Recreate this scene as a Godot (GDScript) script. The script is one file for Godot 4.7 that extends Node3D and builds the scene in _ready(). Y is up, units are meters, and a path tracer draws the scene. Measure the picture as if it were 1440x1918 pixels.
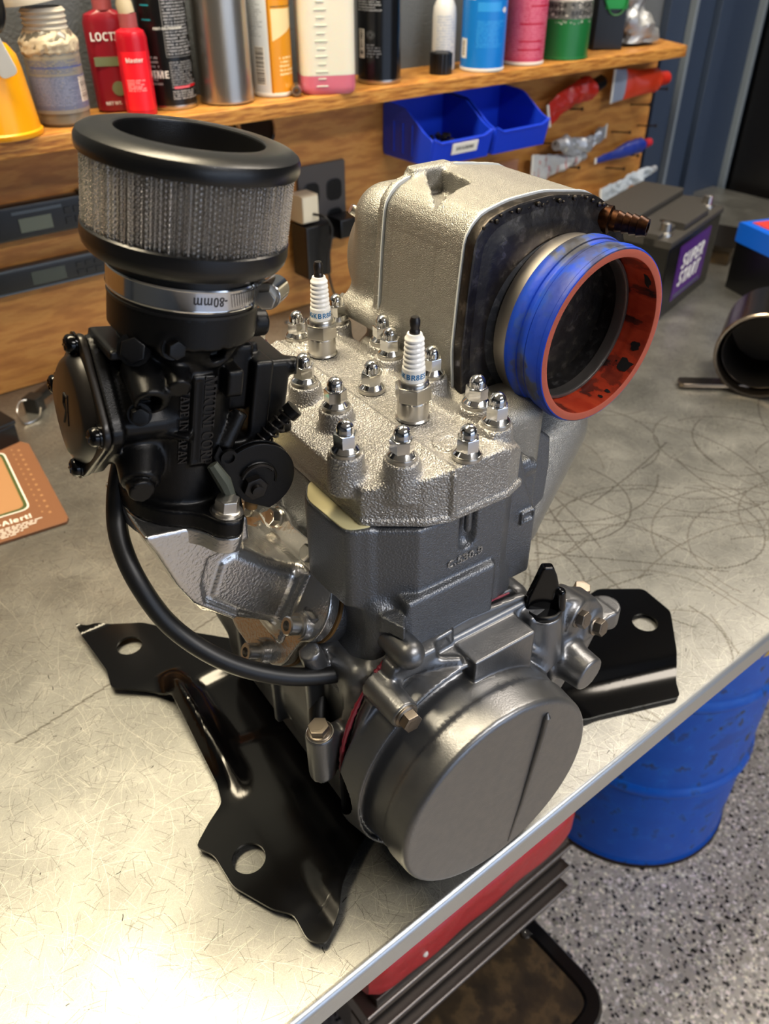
extends Node3D
# A twin-cylinder engine standing on a sheet-steel workbench, with the workshop round it.
# World: x runs along the bench edge, y up, z towards the open side of the bench; metres.
# The engine is built in millimetres in its own axes (x along the bench, z along the crank) and scaled when a mesh is committed.

const MM := 0.001
var rng := RandomNumberGenerator.new()
var M := {}          # materials
var engine: Node3D

# ------------------------------------------------------------------ geometry helpers
class Geo:
	var p := PackedVector3Array()
	var uv := PackedVector2Array()

	func tri(a: Vector3, b: Vector3, c: Vector3, ua := Vector2.ZERO, ub := Vector2.ZERO, uc := Vector2.ZERO) -> void:
		p.append(a); p.append(b); p.append(c)
		uv.append(ua); uv.append(ub); uv.append(uc)

	func quad(a: Vector3, b: Vector3, c: Vector3, d: Vector3) -> void:
		tri(a, b, c); tri(a, c, d)

	func mark() -> int:
		return p.size()

	func outward(from: int) -> void:            # turn a closed piece so that its faces look outwards (clockwise)
		var v := 0.0
		for i in range(from, p.size(), 3):
			v += p[i].dot(p[i + 1].cross(p[i + 2]))
		if v > 0.0:
			for i in range(from, p.size(), 3):
				var s := p[i + 1]; p[i + 1] = p[i + 2]; p[i + 2] = s
				var w := uv[i + 1]; uv[i + 1] = uv[i + 2]; uv[i + 2] = w

	func rings(rows: Array, close_ring := true, cap := true, with_uv := false) -> void:   # skin through rings of equal counts
		var m := mark()
		var n: int = rows[0].size()
		var last := n if close_ring else n - 1
		for r in rows.size() - 1:
			var a: PackedVector3Array = rows[r]
			var b: PackedVector3Array = rows[r + 1]
			var va := float(r) / (rows.size() - 1)
			var vb := float(r + 1) / (rows.size() - 1)
			for i in last:
				var j := (i + 1) % n
				var u0 := float(i) / n
				var u1 := float(i + 1) / n
				if with_uv:
					tri(a[i], a[j], b[j], Vector2(u0, va), Vector2(u1, va), Vector2(u1, vb))
					tri(a[i], b[j], b[i], Vector2(u0, va), Vector2(u1, vb), Vector2(u0, vb))
				else:
					tri(a[i], a[j], b[j]); tri(a[i], b[j], b[i])
		if cap:
			for k in 2:
				var e: PackedVector3Array = rows[0] if k == 0 else rows[rows.size() - 1]
				var c := Vector3.ZERO
				for q in e: c += q
				c /= n
				for i in n:
					if k == 0: tri(c, e[(i + 1) % n], e[i])
					else: tri(c, e[i], e[(i + 1) % n])
		if cap: outward(m)

	func lathe(t: Transform3D, prof: Array, seg := 32, closed := false) -> void:   # prof: Vector2(radius, height) round the local y axis; u 0.5 looks along +z
		var m := mark()
		var total := 0.0
		var at := [0.0]
		for i in range(1, prof.size()):
			total += prof[i].distance_to(prof[i - 1]); at.append(total)
		for i in prof.size() - 1:
			var a: Vector2 = prof[i]
			var b: Vector2 = prof[i + 1]
			for s in seg:
				var t0 := TAU * s / seg - PI
				var t1 := TAU * (s + 1) / seg - PI
				var q00 := t * Vector3(sin(t0) * a.x, a.y, cos(t0) * a.x)
				var q01 := t * Vector3(sin(t1) * a.x, a.y, cos(t1) * a.x)
				var q10 := t * Vector3(sin(t0) * b.x, b.y, cos(t0) * b.x)
				var q11 := t * Vector3(sin(t1) * b.x, b.y, cos(t1) * b.x)
				var u0 := float(s) / seg
				var u1 := float(s + 1) / seg
				var va: float = 1.0 - at[i] / total
				var vb: float = 1.0 - at[i + 1] / total
				if a.x > 1e-7: tri(q00, q01, q11, Vector2(u0, va), Vector2(u1, va), Vector2(u1, vb))
				if b.x > 1e-7: tri(q00, q11, q10, Vector2(u0, va), Vector2(u1, vb), Vector2(u0, vb))
		outward(m)

	func sphere(c: Vector3, r: float, seg := 14) -> void:
		var prof := []
		for i in 9: prof.append(Vector2(r * sin(PI * i / 8.0), -r * cos(PI * i / 8.0)))
		lathe(Transform3D(Basis(), c), prof, seg)

	func prism(t: Transform3D, poly: PackedVector2Array, h: float, bevel := 0.0, top_only := false) -> void:   # polygon in local xy, from z = 0 to h
		var m := mark()
		var pl := poly
		if Geometry2D.is_polygon_clockwise(pl):
			pl = poly.duplicate(); pl.reverse()
		var inset := Geo.shrink(pl, bevel) if bevel > 0.0 else pl
		var levels := []
		if bevel > 0.0:
			if top_only: levels = [[pl, 0.0], [pl, h - bevel], [Geo.shrink(pl, bevel * 0.3), h - bevel * 0.3], [inset, h]]
			else: levels = [[inset, 0.0], [Geo.shrink(pl, bevel * 0.3), bevel * 0.3], [pl, bevel], [pl, h - bevel], [Geo.shrink(pl, bevel * 0.3), h - bevel * 0.3], [inset, h]]
		else: levels = [[pl, 0.0], [pl, h]]
		var n := pl.size()
		for k in levels.size() - 1:
			for i in n:
				var j := (i + 1) % n
				var a: Vector2 = levels[k][0][i]
				var b: Vector2 = levels[k][0][j]
				var c: Vector2 = levels[k + 1][0][j]
				var d: Vector2 = levels[k + 1][0][i]
				var z0: float = levels[k][1]
				var z1: float = levels[k + 1][1]
				quad(t * Vector3(a.x, a.y, z0), t * Vector3(b.x, b.y, z0), t * Vector3(c.x, c.y, z1), t * Vector3(d.x, d.y, z1))
		for k in 2:
			var e: PackedVector2Array = levels[0][0] if k == 0 else levels[levels.size() - 1][0]
			var z: float = 0.0 if k == 0 else h
			var idx := Geometry2D.triangulate_polygon(e)
			for i in range(0, idx.size(), 3):
				var a3 := t * Vector3(e[idx[i]].x, e[idx[i]].y, z)
				var b3 := t * Vector3(e[idx[i + 1]].x, e[idx[i + 1]].y, z)
				var c3 := t * Vector3(e[idx[i + 2]].x, e[idx[i + 2]].y, z)
				var ccw := (e[idx[i + 1]] - e[idx[i]]).cross(e[idx[i + 2]] - e[idx[i]]) > 0.0
				if ccw == (k == 1): tri(a3, b3, c3)
				else: tri(a3, c3, b3)
		outward(m)

	static func shrink(poly: PackedVector2Array, b: float) -> PackedVector2Array:   # inset of a counter-clockwise polygon, corner by corner
		var o := PackedVector2Array()
		var n := poly.size()
		for i in n:
			var d0 := (poly[i] - poly[(i + n - 1) % n]).normalized()
			var d1 := (poly[(i + 1) % n] - poly[i]).normalized()
			var n0 := Vector2(-d0.y, d0.x)
			var n1 := Vector2(-d1.y, d1.x)
			var s := n0 + n1
			var l := maxf(s.length_squared(), 0.5)
			o.append(poly[i] + s * (2.0 * b / l))
		return o

	func box(t: Transform3D, size: Vector3, bevel := 0.0) -> void:     # centred
		var x := size.x / 2
		var y := size.y / 2
		prism(t * Transform3D(Basis(), Vector3(0, 0, -size.z / 2)), PackedVector2Array([Vector2(-x, -y), Vector2(x, -y), Vector2(x, y), Vector2(-x, y)]), size.z, bevel)

	func tube(path: Array, r, seg := 10, cap := true) -> void:           # r: a radius or one per point
		var rows := []
		var n := path.size()
		var side := Vector3.ZERO
		for i in n:
			var d: Vector3 = (path[mini(i + 1, n - 1)] - path[maxi(i - 1, 0)]).normalized()
			if i == 0: side = d.cross(Vector3.UP if absf(d.y) < 0.9 else Vector3.RIGHT).normalized()
			side = (side - d * side.dot(d)).normalized()
			var up := d.cross(side)
			var row := PackedVector3Array()
			var rad: float = r[i] if r is Array else r
			for s in seg:
				var a := TAU * s / seg
				row.append(path[i] + (side * cos(a) + up * sin(a)) * rad)
			rows.append(row)
		rings(rows, true, cap)

	func mesh(scale := 1.0, crease := 38.0) -> ArrayMesh:
		var limit := cos(deg_to_rad(crease))
		var faces := p.size() / 3
		var fn := PackedVector3Array()
		var un := PackedVector3Array()
		var ids := {}
		var head := PackedInt32Array()
		var next := PackedInt32Array()
		var vid := PackedInt32Array()
		next.resize(p.size()); vid.resize(p.size())
		for f in faces:
			var g := (p[f * 3 + 2] - p[f * 3]).cross(p[f * 3 + 1] - p[f * 3])
			fn.append(g); un.append(g.normalized())
			for k in 3:
				var c := f * 3 + k
				var key := Vector3i((p[c] * (20.0 if scale < 1.0 else 20000.0)).round())
				var id: int = ids.get(key, -1)
				if id < 0:
					id = head.size(); ids[key] = id; head.append(-1)
				next[c] = head[id]; head[id] = c; vid[c] = id
		var nn := PackedVector3Array()
		nn.resize(p.size())
		for c in p.size():
			var f := c / 3
			var sum := Vector3.ZERO
			var o := head[vid[c]]
			while o >= 0:
				var g := o / 3
				if un[f].dot(un[g]) > limit: sum += fn[g]
				o = next[o]
			nn[c] = sum.normalized() if sum.length_squared() > 0.0 else un[f]
		var v := p
		if scale != 1.0:
			v = PackedVector3Array()
			for q in p: v.append(q * scale)
		var arr := []
		arr.resize(Mesh.ARRAY_MAX)
		arr[Mesh.ARRAY_VERTEX] = v
		arr[Mesh.ARRAY_NORMAL] = nn
		arr[Mesh.ARRAY_TEX_UV] = uv
		var out := ArrayMesh.new()
		out.add_surface_from_arrays(Mesh.PRIMITIVE_TRIANGLES, arr)
		return out

# castings: a distance field of rounded solids, joined with fillets and skinned with surface nets
class Prim:
	var kind := 0
	var inv := Transform3D()
	var s := Vector3.ZERO
	var r := 0.0
	var r2 := 0.0
	var grid := PackedFloat32Array()
	var g0 := Vector2.ZERO
	var gn := Vector2i.ZERO
	var bc := Vector3.ZERO
	var br := 0.0
	var k := 1.0
	var cut := false

	const GS := 1.3
	func sample(pl: PackedVector2Array) -> void:      # distance to the polygon, kept on a grid
		var b := Rect2(pl[0], Vector2.ZERO)
		for v in pl: b = b.expand(v)
		b = b.grow(9.0)
		g0 = b.position
		gn = Vector2i(int(ceil(b.size.x / GS)) + 1, int(ceil(b.size.y / GS)) + 1)
		grid.resize(gn.x * gn.y)
		var n := pl.size()
		var i := 0
		for gy in gn.y:
			for gx in gn.x:
				var pt := g0 + Vector2(gx, gy) * GS
				var m := 1e12
				var sg := 1.0
				var e := pl[n - 1]
				for a in pl:
					var ab := e - a
					var ap := pt - a
					m = minf(m, (ap - ab * clampf(ap.dot(ab) / ab.length_squared(), 0.0, 1.0)).length_squared())
					if (a.y > pt.y) != (e.y > pt.y) and pt.x < (e.x - a.x) * (pt.y - a.y) / (e.y - a.y) + a.x: sg = -sg
					e = a
				grid[i] = sg * sqrt(m); i += 1

	func dist(p: Vector3) -> float:
		var l := inv * p
		if kind == 0:
			var a := l.abs() - s
			return Vector3(maxf(a.x, 0), maxf(a.y, 0), maxf(a.z, 0)).length() + minf(maxf(a.x, maxf(a.y, a.z)), 0.0) - r
		if kind == 1:
			var t := clampf(0.5 + l.y / (2.0 * s.y), 0.0, 1.0)
			var dr := Vector2(l.x, l.z).length() - lerpf(s.x, s.z, t)
			var dy := absf(l.y) - s.y
			return Vector2(maxf(dr, 0), maxf(dy, 0)).length() + minf(maxf(dr, dy), 0.0) - r
		if kind == 2:
			var t := clampf(0.5 + l.y / (2.0 * s.y), 0.0, 1.0)
			return Vector3(l.x, l.y - lerpf(-s.y, s.y, t), l.z).length() - lerpf(s.x, s.z, t)
		var f := (Vector2(l.x, l.y) - g0) / GS
		var c := Vector2(clampf(f.x, 0.0, gn.x - 1.001), clampf(f.y, 0.0, gn.y - 1.001))
		var x := int(c.x)
		var y := int(c.y)
		var o := y * gn.x + x
		var u := c.x - x
		var d2 := lerpf(lerpf(grid[o], grid[o + 1], u), lerpf(grid[o + gn.x], grid[o + gn.x + 1], u), c.y - y) + f.distance_to(c) * GS
		var dz := absf(l.z) - s.z
		return Vector2(maxf(d2, 0), maxf(dz, 0)).length() + minf(maxf(d2, dz), 0.0) - r

class Cast:
	var prims: Array[Prim] = []

	func put(kind: int, t: Transform3D, s: Vector3, r: float, reach: float, k: float, cut: bool) -> Prim:
		var q := Prim.new()
		q.kind = kind; q.inv = t.affine_inverse(); q.s = s; q.r = r; q.bc = t.origin; q.br = reach; q.k = maxf(k, 0.01); q.cut = cut
		prims.append(q)
		return q

	func box(t: Transform3D, size: Vector3, r := 1.0, k := 2.0, cut := false) -> void:
		put(0, t, size / 2 - Vector3.ONE * r, r, size.length() / 2, k, cut)

	func span(a: Vector3, b: Vector3, r := 1.0, k := 2.0, cut := false) -> void:         # box between two corners
		box(Transform3D(Basis(), (a + b) / 2), (b - a).abs(), r, k, cut)

	func rod(a: Vector3, b: Vector3, ra: float, rb := -1.0, r := 1.0, k := 2.0, cut := false) -> void:   # flat-ended cylinder or cone from a to b
		if rb < 0.0: rb = ra
		var h := a.distance_to(b) / 2
		var q := put(1, Cast.along((a + b) / 2, b - a), Vector3(ra - r, h - r, rb - r), r, sqrt(h * h + maxf(ra, rb) ** 2), k, cut)
		q.r2 = 0.0

	func pill(a: Vector3, b: Vector3, ra: float, rb := -1.0, k := 2.0, cut := false) -> void:            # round-ended
		if rb < 0.0: rb = ra
		var h := a.distance_to(b) / 2
		put(2, Cast.along((a + b) / 2, b - a), Vector3(ra, h, rb), 0.0, h + maxf(ra, rb), k, cut)

	func plate(t: Transform3D, poly: PackedVector2Array, h: float, r := 1.0, k := 2.0, cut := false) -> void:   # polygon in local xy, z 0..h
		var far := 0.0
		for v in poly: far = maxf(far, v.length())
		var q := put(3, t * Transform3D(Basis(), Vector3(0, 0, h / 2)), Vector3(0, 0, h / 2 - r), r, sqrt(far * far + h * h / 4), k, cut)
		q.sample(Geo.shrink(poly if not Geometry2D.is_polygon_clockwise(poly) else Cast.flipped(poly), r))

	static func flipped(poly: PackedVector2Array) -> PackedVector2Array:
		var o := poly.duplicate(); o.reverse(); return o

	static func along(o: Vector3, d: Vector3) -> Transform3D:        # y axis along d
		d = d.normalized()
		var x := d.cross(Vector3.BACK if absf(d.z) < 0.9 else Vector3.RIGHT).normalized()
		return Transform3D(Basis(x, d, x.cross(d)), o)

	static func at(p: Vector3, list: Array[Prim]) -> float:
		var d := 1e6
		for q in list:
			var e := q.dist(p)
			if q.cut:
				e = -e
				var h := maxf(q.k - absf(d - e), 0.0) / q.k
				d = maxf(d, e) + h * h * q.k * 0.25
			else:
				var h := maxf(q.k - absf(d - e), 0.0) / q.k
				d = minf(d, e) - h * h * q.k * 0.25
		return d

	func near(p: Vector3, r: float, from: Array[Prim]) -> Array[Prim]:      # the solids that can matter within r of p; none when the surface is farther off
		var d := 1e6
		var es := PackedFloat32Array()
		for q in from:
			var e := q.dist(p)
			es.append(e)
			if q.cut:
				d = maxf(d, -e) + q.k * 0.25 * (maxf(q.k - absf(d + e), 0.0) / q.k) ** 2
			else:
				d = minf(d, e) - q.k * 0.25 * (maxf(q.k - absf(d - e), 0.0) / q.k) ** 2
		var out: Array[Prim] = []
		if absf(d) > r: return out
		for i in from.size():
			if from[i].cut:
				if -es[i] > -2.0 * r - from[i].k: out.append(from[i])
			elif es[i] < 2.0 * r + from[i].k: out.append(from[i])
		return out

	func skin(lo: Vector3, hi: Vector3, h: float, t := Transform3D()) -> ArrayMesh:
		const B := 4
		var nx := int(ceil((hi.x - lo.x) / h / B))
		var ny := int(ceil((hi.y - lo.y) / h / B))
		var nz := int(ceil((hi.z - lo.z) / h / B))
		var sx := nx * B + 2
		var sy := ny * B + 2
		var cells := {}
		var verts := PackedVector3Array()
		var norms := PackedVector3Array()
		var edges := PackedInt32Array()          # cell key, axis, sign
		var w := B + 1
		var f := PackedFloat32Array()
		f.resize(w * w * w)
		var reach := h * B * 0.87 * 1.25 + h
		const S := 3
		for sup in ((nx + S - 1) / S) * ((ny + S - 1) / S) * ((nz + S - 1) / S):
			var mx := (nx + S - 1) / S
			var my := (ny + S - 1) / S
			var s0 := Vector3i(sup % mx, (sup / mx) % my, sup / mx / my) * S
			var some := near(lo + (Vector3(s0) + Vector3.ONE * (S / 2.0)) * (h * B), h * B * S * 0.87 * 1.25, prims)
			if some.is_empty(): continue
			for sub in S * S * S:
					var bx := s0.x + sub % S
					var by := s0.y + (sub / S) % S
					var bz := s0.z + sub / S / S
					if bx >= nx or by >= ny or bz >= nz: continue
					var o := lo + Vector3(bx, by, bz) * (h * B)
					var few := near(o + Vector3.ONE * (h * B / 2), reach, some)
					if few.is_empty(): continue
					var i := 0
					for z in w:
						for y in w:
							for x in w:
								f[i] = Cast.at(o + Vector3(x, y, z) * h, few); i += 1
					for z in B:
						for y in B:
							for x in B:
								var b := x + w * (y + w * z)
								var f0 := f[b]; var f1 := f[b + 1]; var f2 := f[b + w]; var f3 := f[b + w + 1]
								var b2 := b + w * w
								var f4 := f[b2]; var f5 := f[b2 + 1]; var f6 := f[b2 + w]; var f7 := f[b2 + w + 1]
								var c := int(f0 < 0) + int(f1 < 0) + int(f2 < 0) + int(f3 < 0) + int(f4 < 0) + int(f5 < 0) + int(f6 < 0) + int(f7 < 0)
								if c == 0 or c == 8: continue
								var sum := Vector3.ZERO
								var n := 0
								if (f0 < 0) != (f1 < 0): sum += Vector3(f0 / (f0 - f1), 0, 0); n += 1
								if (f2 < 0) != (f3 < 0): sum += Vector3(f2 / (f2 - f3), 1, 0); n += 1
								if (f4 < 0) != (f5 < 0): sum += Vector3(f4 / (f4 - f5), 0, 1); n += 1
								if (f6 < 0) != (f7 < 0): sum += Vector3(f6 / (f6 - f7), 1, 1); n += 1
								if (f0 < 0) != (f2 < 0): sum += Vector3(0, f0 / (f0 - f2), 0); n += 1
								if (f1 < 0) != (f3 < 0): sum += Vector3(1, f1 / (f1 - f3), 0); n += 1
								if (f4 < 0) != (f6 < 0): sum += Vector3(0, f4 / (f4 - f6), 1); n += 1
								if (f5 < 0) != (f7 < 0): sum += Vector3(1, f5 / (f5 - f7), 1); n += 1
								if (f0 < 0) != (f4 < 0): sum += Vector3(0, 0, f0 / (f0 - f4)); n += 1
								if (f1 < 0) != (f5 < 0): sum += Vector3(1, 0, f1 / (f1 - f5)); n += 1
								if (f2 < 0) != (f6 < 0): sum += Vector3(0, 1, f2 / (f2 - f6)); n += 1
								if (f3 < 0) != (f7 < 0): sum += Vector3(1, 1, f3 / (f3 - f7)); n += 1
								var gx := bx * B + x
								var gy := by * B + y
								var gz := bz * B + z
								var key := gx + sx * (gy + sy * gz)
								cells[key] = verts.size()
								verts.append(t * (o + (Vector3(x, y, z) + sum / n) * h) * 0.001)
								norms.append((t.basis * Vector3(f1 + f3 + f5 + f7 - f0 - f2 - f4 - f6, f2 + f3 + f6 + f7 - f0 - f1 - f4 - f5, f4 + f5 + f6 + f7 - f0 - f1 - f2 - f3)).normalized())
								if (f0 < 0) != (f1 < 0): edges.append(key); edges.append(0); edges.append(int(f0 < 0))
								if (f0 < 0) != (f2 < 0): edges.append(key); edges.append(1); edges.append(int(f0 < 0))
								if (f0 < 0) != (f4 < 0): edges.append(key); edges.append(2); edges.append(int(f0 < 0))
		var step := [1, sx, sx * sy]
		var idx := PackedInt32Array()
		for e in range(0, edges.size(), 3):
			var key := edges[e]
			var u: int = step[(edges[e + 1] + 1) % 3]
			var v: int = step[(edges[e + 1] + 2) % 3]
			var a: int = cells.get(key, -1)
			var b: int = cells.get(key - u, -1)
			var c: int = cells.get(key - u - v, -1)
			var d: int = cells.get(key - v, -1)
			if a < 0 or b < 0 or c < 0 or d < 0: continue
			if edges[e + 2]: idx.append_array(PackedInt32Array([a, c, b, a, d, c]))
			else: idx.append_array(PackedInt32Array([a, b, c, a, c, d]))
		# make sure that the winding agrees with the normals
		if idx.size() > 3:
			var agree := 0
			for i in range(0, mini(idx.size(), 3000), 3):
				var g := (verts[idx[i + 2]] - verts[idx[i]]).cross(verts[idx[i + 1]] - verts[idx[i]])
				agree += 1 if g.dot(norms[idx[i]]) > 0 else -1
			if agree < 0:
				for i in range(0, idx.size(), 3):
					var s := idx[i + 1]; idx[i + 1] = idx[i + 2]; idx[i + 2] = s
		var arr := []
		arr.resize(Mesh.ARRAY_MAX)
		arr[Mesh.ARRAY_VERTEX] = verts
		arr[Mesh.ARRAY_NORMAL] = norms
		arr[Mesh.ARRAY_INDEX] = idx
		var out := ArrayMesh.new()
		out.add_surface_from_arrays(Mesh.PRIMITIVE_TRIANGLES, arr)
		return out

func V(x: float, y: float, z: float) -> Vector3: return Vector3(x, y, z)
func along(o: Vector3, d: Vector3) -> Transform3D: return Cast.along(o, d)
func face(o: Vector3, n: Vector3, up := Vector3.UP) -> Transform3D:      # local z along n, y near up
	n = n.normalized()
	var y := (up - n * up.dot(n)).normalized()
	return Transform3D(Basis(y.cross(n), y, n), o)
func move(o: Vector3) -> Transform3D: return Transform3D(Basis(), o)
func poly(xy: Array) -> PackedVector2Array:
	var o := PackedVector2Array()
	for i in range(0, xy.size(), 2): o.append(Vector2(xy[i], xy[i + 1]))
	return o
func ngon(n: int, r: float, turn := 0.0) -> PackedVector2Array:
	var o := PackedVector2Array()
	for i in n: o.append(Vector2(cos(TAU * i / n + turn), sin(TAU * i / n + turn)) * r)
	return o
func rounded(pl: PackedVector2Array, r: float, steps := 4) -> PackedVector2Array:   # rounds the corners of a polygon
	var o := PackedVector2Array()
	var n := pl.size()
	for i in n:
		var a := pl[(i + n - 1) % n]
		var b := pl[i]
		var c := pl[(i + 1) % n]
		var q := minf(r, 0.45 * minf(a.distance_to(b), b.distance_to(c)))
		var p0 := b + (a - b).normalized() * q
		var p1 := b + (c - b).normalized() * q
		for k in steps + 1:
			var t := float(k) / steps
			o.append(p0.lerp(b, t).lerp(b.lerp(p1, t), t))
	return o
func curve(pts: Array, per := 8) -> Array:       # Catmull-Rom through the points
	var o := []
	var n := pts.size()
	for i in n - 1:
		for k in per:
			o.append(pts[i].cubic_interpolate(pts[i + 1], pts[maxi(i - 1, 0)], pts[mini(i + 2, n - 1)], float(k) / per))
	o.append(pts[n - 1])
	return o

# ------------------------------------------------------------------ node helpers
var taken := {}
func numbered(n: String) -> String:
	var k: int = taken.get(n, 0)
	taken[n] = k + 1
	return n if k == 0 else "%s_%03d" % [n, k]
func tag(o: Node, label: String, category: String, group := "") -> Node:
	o.set_meta("label", label); o.set_meta("category", category)
	if group: o.set_meta("group", group)
	return o
func thing(called: String, label: String, category: String, where := Vector3.ZERO, turn := 0.0, group := "") -> Node3D:
	var o := Node3D.new()
	o.name = numbered(called)
	add_child(o)
	o.position = where; o.rotation.y = turn
	tag(o, label, category, group)
	return o
func mi(called: String, mesh: Mesh, mat: Material, parent: Node) -> MeshInstance3D:
	var o := MeshInstance3D.new()
	o.name = called; o.mesh = mesh; o.material_override = mat
	parent.add_child(o, true)
	return o
func part(called: String, g: Geo, mat: Material, parent: Node, scale := MM, crease := 38.0) -> MeshInstance3D:
	return mi(called, g.mesh(scale, crease), mat, parent)
func structure(called: String, g: Geo, mat: Material) -> MeshInstance3D:
	var o := mi(called, g.mesh(1.0), mat, self)
	o.set_meta("kind", "structure")
	return o
func lettering(g: Geo, s: String, size: float, depth: float, t: Transform3D, bend := 0.0, squeeze := 1.0, serif := false) -> void:   # size: height of a capital
	var f := SystemFont.new()
	f.font_names = PackedStringArray(["Droid Serif" if serif else "Droid Sans"])
	f.font_weight = 700
	var tm := TextMesh.new()
	tm.text = s; tm.font = f; tm.font_size = 32; tm.pixel_size = size / 23.0; tm.depth = depth; tm.curve_step = 2.0
	var a := tm.get_mesh_arrays()
	var v: PackedVector3Array = a[Mesh.ARRAY_VERTEX]
	var idx: PackedInt32Array = a[Mesh.ARRAY_INDEX] if a[Mesh.ARRAY_INDEX] != null else PackedInt32Array(range(v.size()))
	var m := PackedVector3Array()
	for q in v:
		q.x *= squeeze
		if bend > 0.0:
			var r := bend + q.z
			q = Vector3(r * sin(q.x / bend), q.y, r * cos(q.x / bend) - bend)
		m.append(t * q)
	for i in range(0, idx.size(), 3): g.tri(m[idx[i]], m[idx[i + 1]], m[idx[i + 2]])

# ------------------------------------------------------------------ materials
func noise_tex(size: int, freq: float, oct: int, kind := FastNoiseLite.TYPE_SIMPLEX_SMOOTH, ramp: Gradient = null, seed_ := 1, warp := false) -> NoiseTexture2D:
	var n := FastNoiseLite.new()
	n.noise_type = kind; n.frequency = freq; n.fractal_octaves = oct; n.seed = seed_
	if oct <= 1: n.fractal_type = FastNoiseLite.FRACTAL_NONE
	if kind == FastNoiseLite.TYPE_CELLULAR: n.cellular_return_type = FastNoiseLite.RETURN_CELL_VALUE
	n.domain_warp_enabled = warp
	var t := NoiseTexture2D.new()
	t.width = size; t.height = size; t.seamless = true; t.noise = n
	if ramp: t.color_ramp = ramp
	return t
func ramp(stops: Array) -> Gradient:             # [offset, colour, ...]
	var g := Gradient.new()
	var o := PackedFloat32Array()
	var c := PackedColorArray()
	for i in range(0, stops.size(), 2): o.append(stops[i]); c.append(Color(stops[i + 1]))
	g.offsets = o; g.colors = c
	return g
func mat(called: String, color, rough: float, metal := 0.0, more := {}) -> StandardMaterial3D:
	var m := StandardMaterial3D.new()
	m.resource_name = called
	m.albedo_color = Color(color); m.roughness = rough; m.metallic = metal
	for k in more: m.set(k, more[k])
	M[called] = m
	return m
func tri_map(m: StandardMaterial3D, scale: Vector3, world := false) -> void:
	m.uv1_triplanar = true; m.uv1_scale = scale; m.uv1_world_triplanar = world
func bumpy(m: StandardMaterial3D, t: Texture2D, cm: float) -> void:
	m.heightmap_enabled = true; m.heightmap_texture = t; m.heightmap_scale = cm

# ------------------------------------------------------------------ the scene
func _ready() -> void:
	rng.seed = 7
	# camera: held 0.6 m over the bench, looking down 36 degrees and along the bench
	var cam := Camera3D.new()
	cam.name = "camera"
	add_child(cam)
	var yaw := deg_to_rad(51.4)
	var pitch := deg_to_rad(36.4)
	var ahead := Vector3(cos(yaw) * cos(pitch), -sin(pitch), -sin(yaw) * cos(pitch))
	cam.look_at_from_position(Vector3(0, 0.6, 0), Vector3(0, 0.6, 0) + ahead, Vector3.UP)
	cam.keep_aspect = Camera3D.KEEP_HEIGHT
	cam.near = 0.02
	cam.far = 60.0
	var lens := CameraAttributesPhysical.new()
	lens.frustum_focal_length = 19.17
	lens.frustum_focus_distance = 0.55
	lens.exposure_aperture = 6.0
	lens.frustum_near = 0.02
	lens.frustum_far = 60.0
	cam.attributes = lens
	cam.fov = rad_to_deg(2.0 * atan(959.0 / 1532.0))
	# daylight outside the open shop door, and the exposure
	var we := WorldEnvironment.new()
	we.name = "surroundings"
	var env := Environment.new()
	env.background_mode = Environment.BG_SKY
	var sky := Sky.new()
	var sm := ProceduralSkyMaterial.new()
	sm.sky_top_color = Color(0.55, 0.65, 0.82)
	sm.sky_horizon_color = Color(0.84, 0.88, 0.94)
	sm.ground_bottom_color = Color(0.3, 0.3, 0.3)
	sm.ground_horizon_color = Color(0.55, 0.58, 0.6)
	sm.sky_energy_multiplier = 1.0
	sky.sky_material = sm
	env.sky = sky
	env.background_energy_multiplier = 3.4
	env.tonemap_mode = Environment.TONE_MAPPER_LINEAR
	env.tonemap_exposure = 1.1
	env.sdfgi_enabled = true
	env.ssao_enabled = true
	env.ssil_enabled = true
	we.environment = env
	add_child(we)
	make_materials()
	ceiling_light("ceiling_light", Vector3(0.10, 1.86, -0.86), Vector2(1.3, 0.34), Color(1.0, 0.93, 0.79), 5.8, "long warm ceiling panel over the left end of the workbench")
	ceiling_light("ceiling_light", Vector3(1.75, 1.86, -0.45), Vector2(1.3, 0.34), Color(1.0, 0.95, 0.88), 3.0, "white ceiling panel over the right end of the workbench")
	ceiling_light("ceiling_light", Vector3(0.9, 1.86, 1.3), Vector2(1.3, 0.34), Color(1.0, 0.98, 0.96), 4.6, "added ceiling fill panel over the open floor in front of the workbench")  # added lamp, put in only to fill the floor and front faces
	room()
	bench()
	shelf_and_board()
	shelf_goods()
	board_goods()
	bench_goods()
	floor_goods()
	build_engine()

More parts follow.
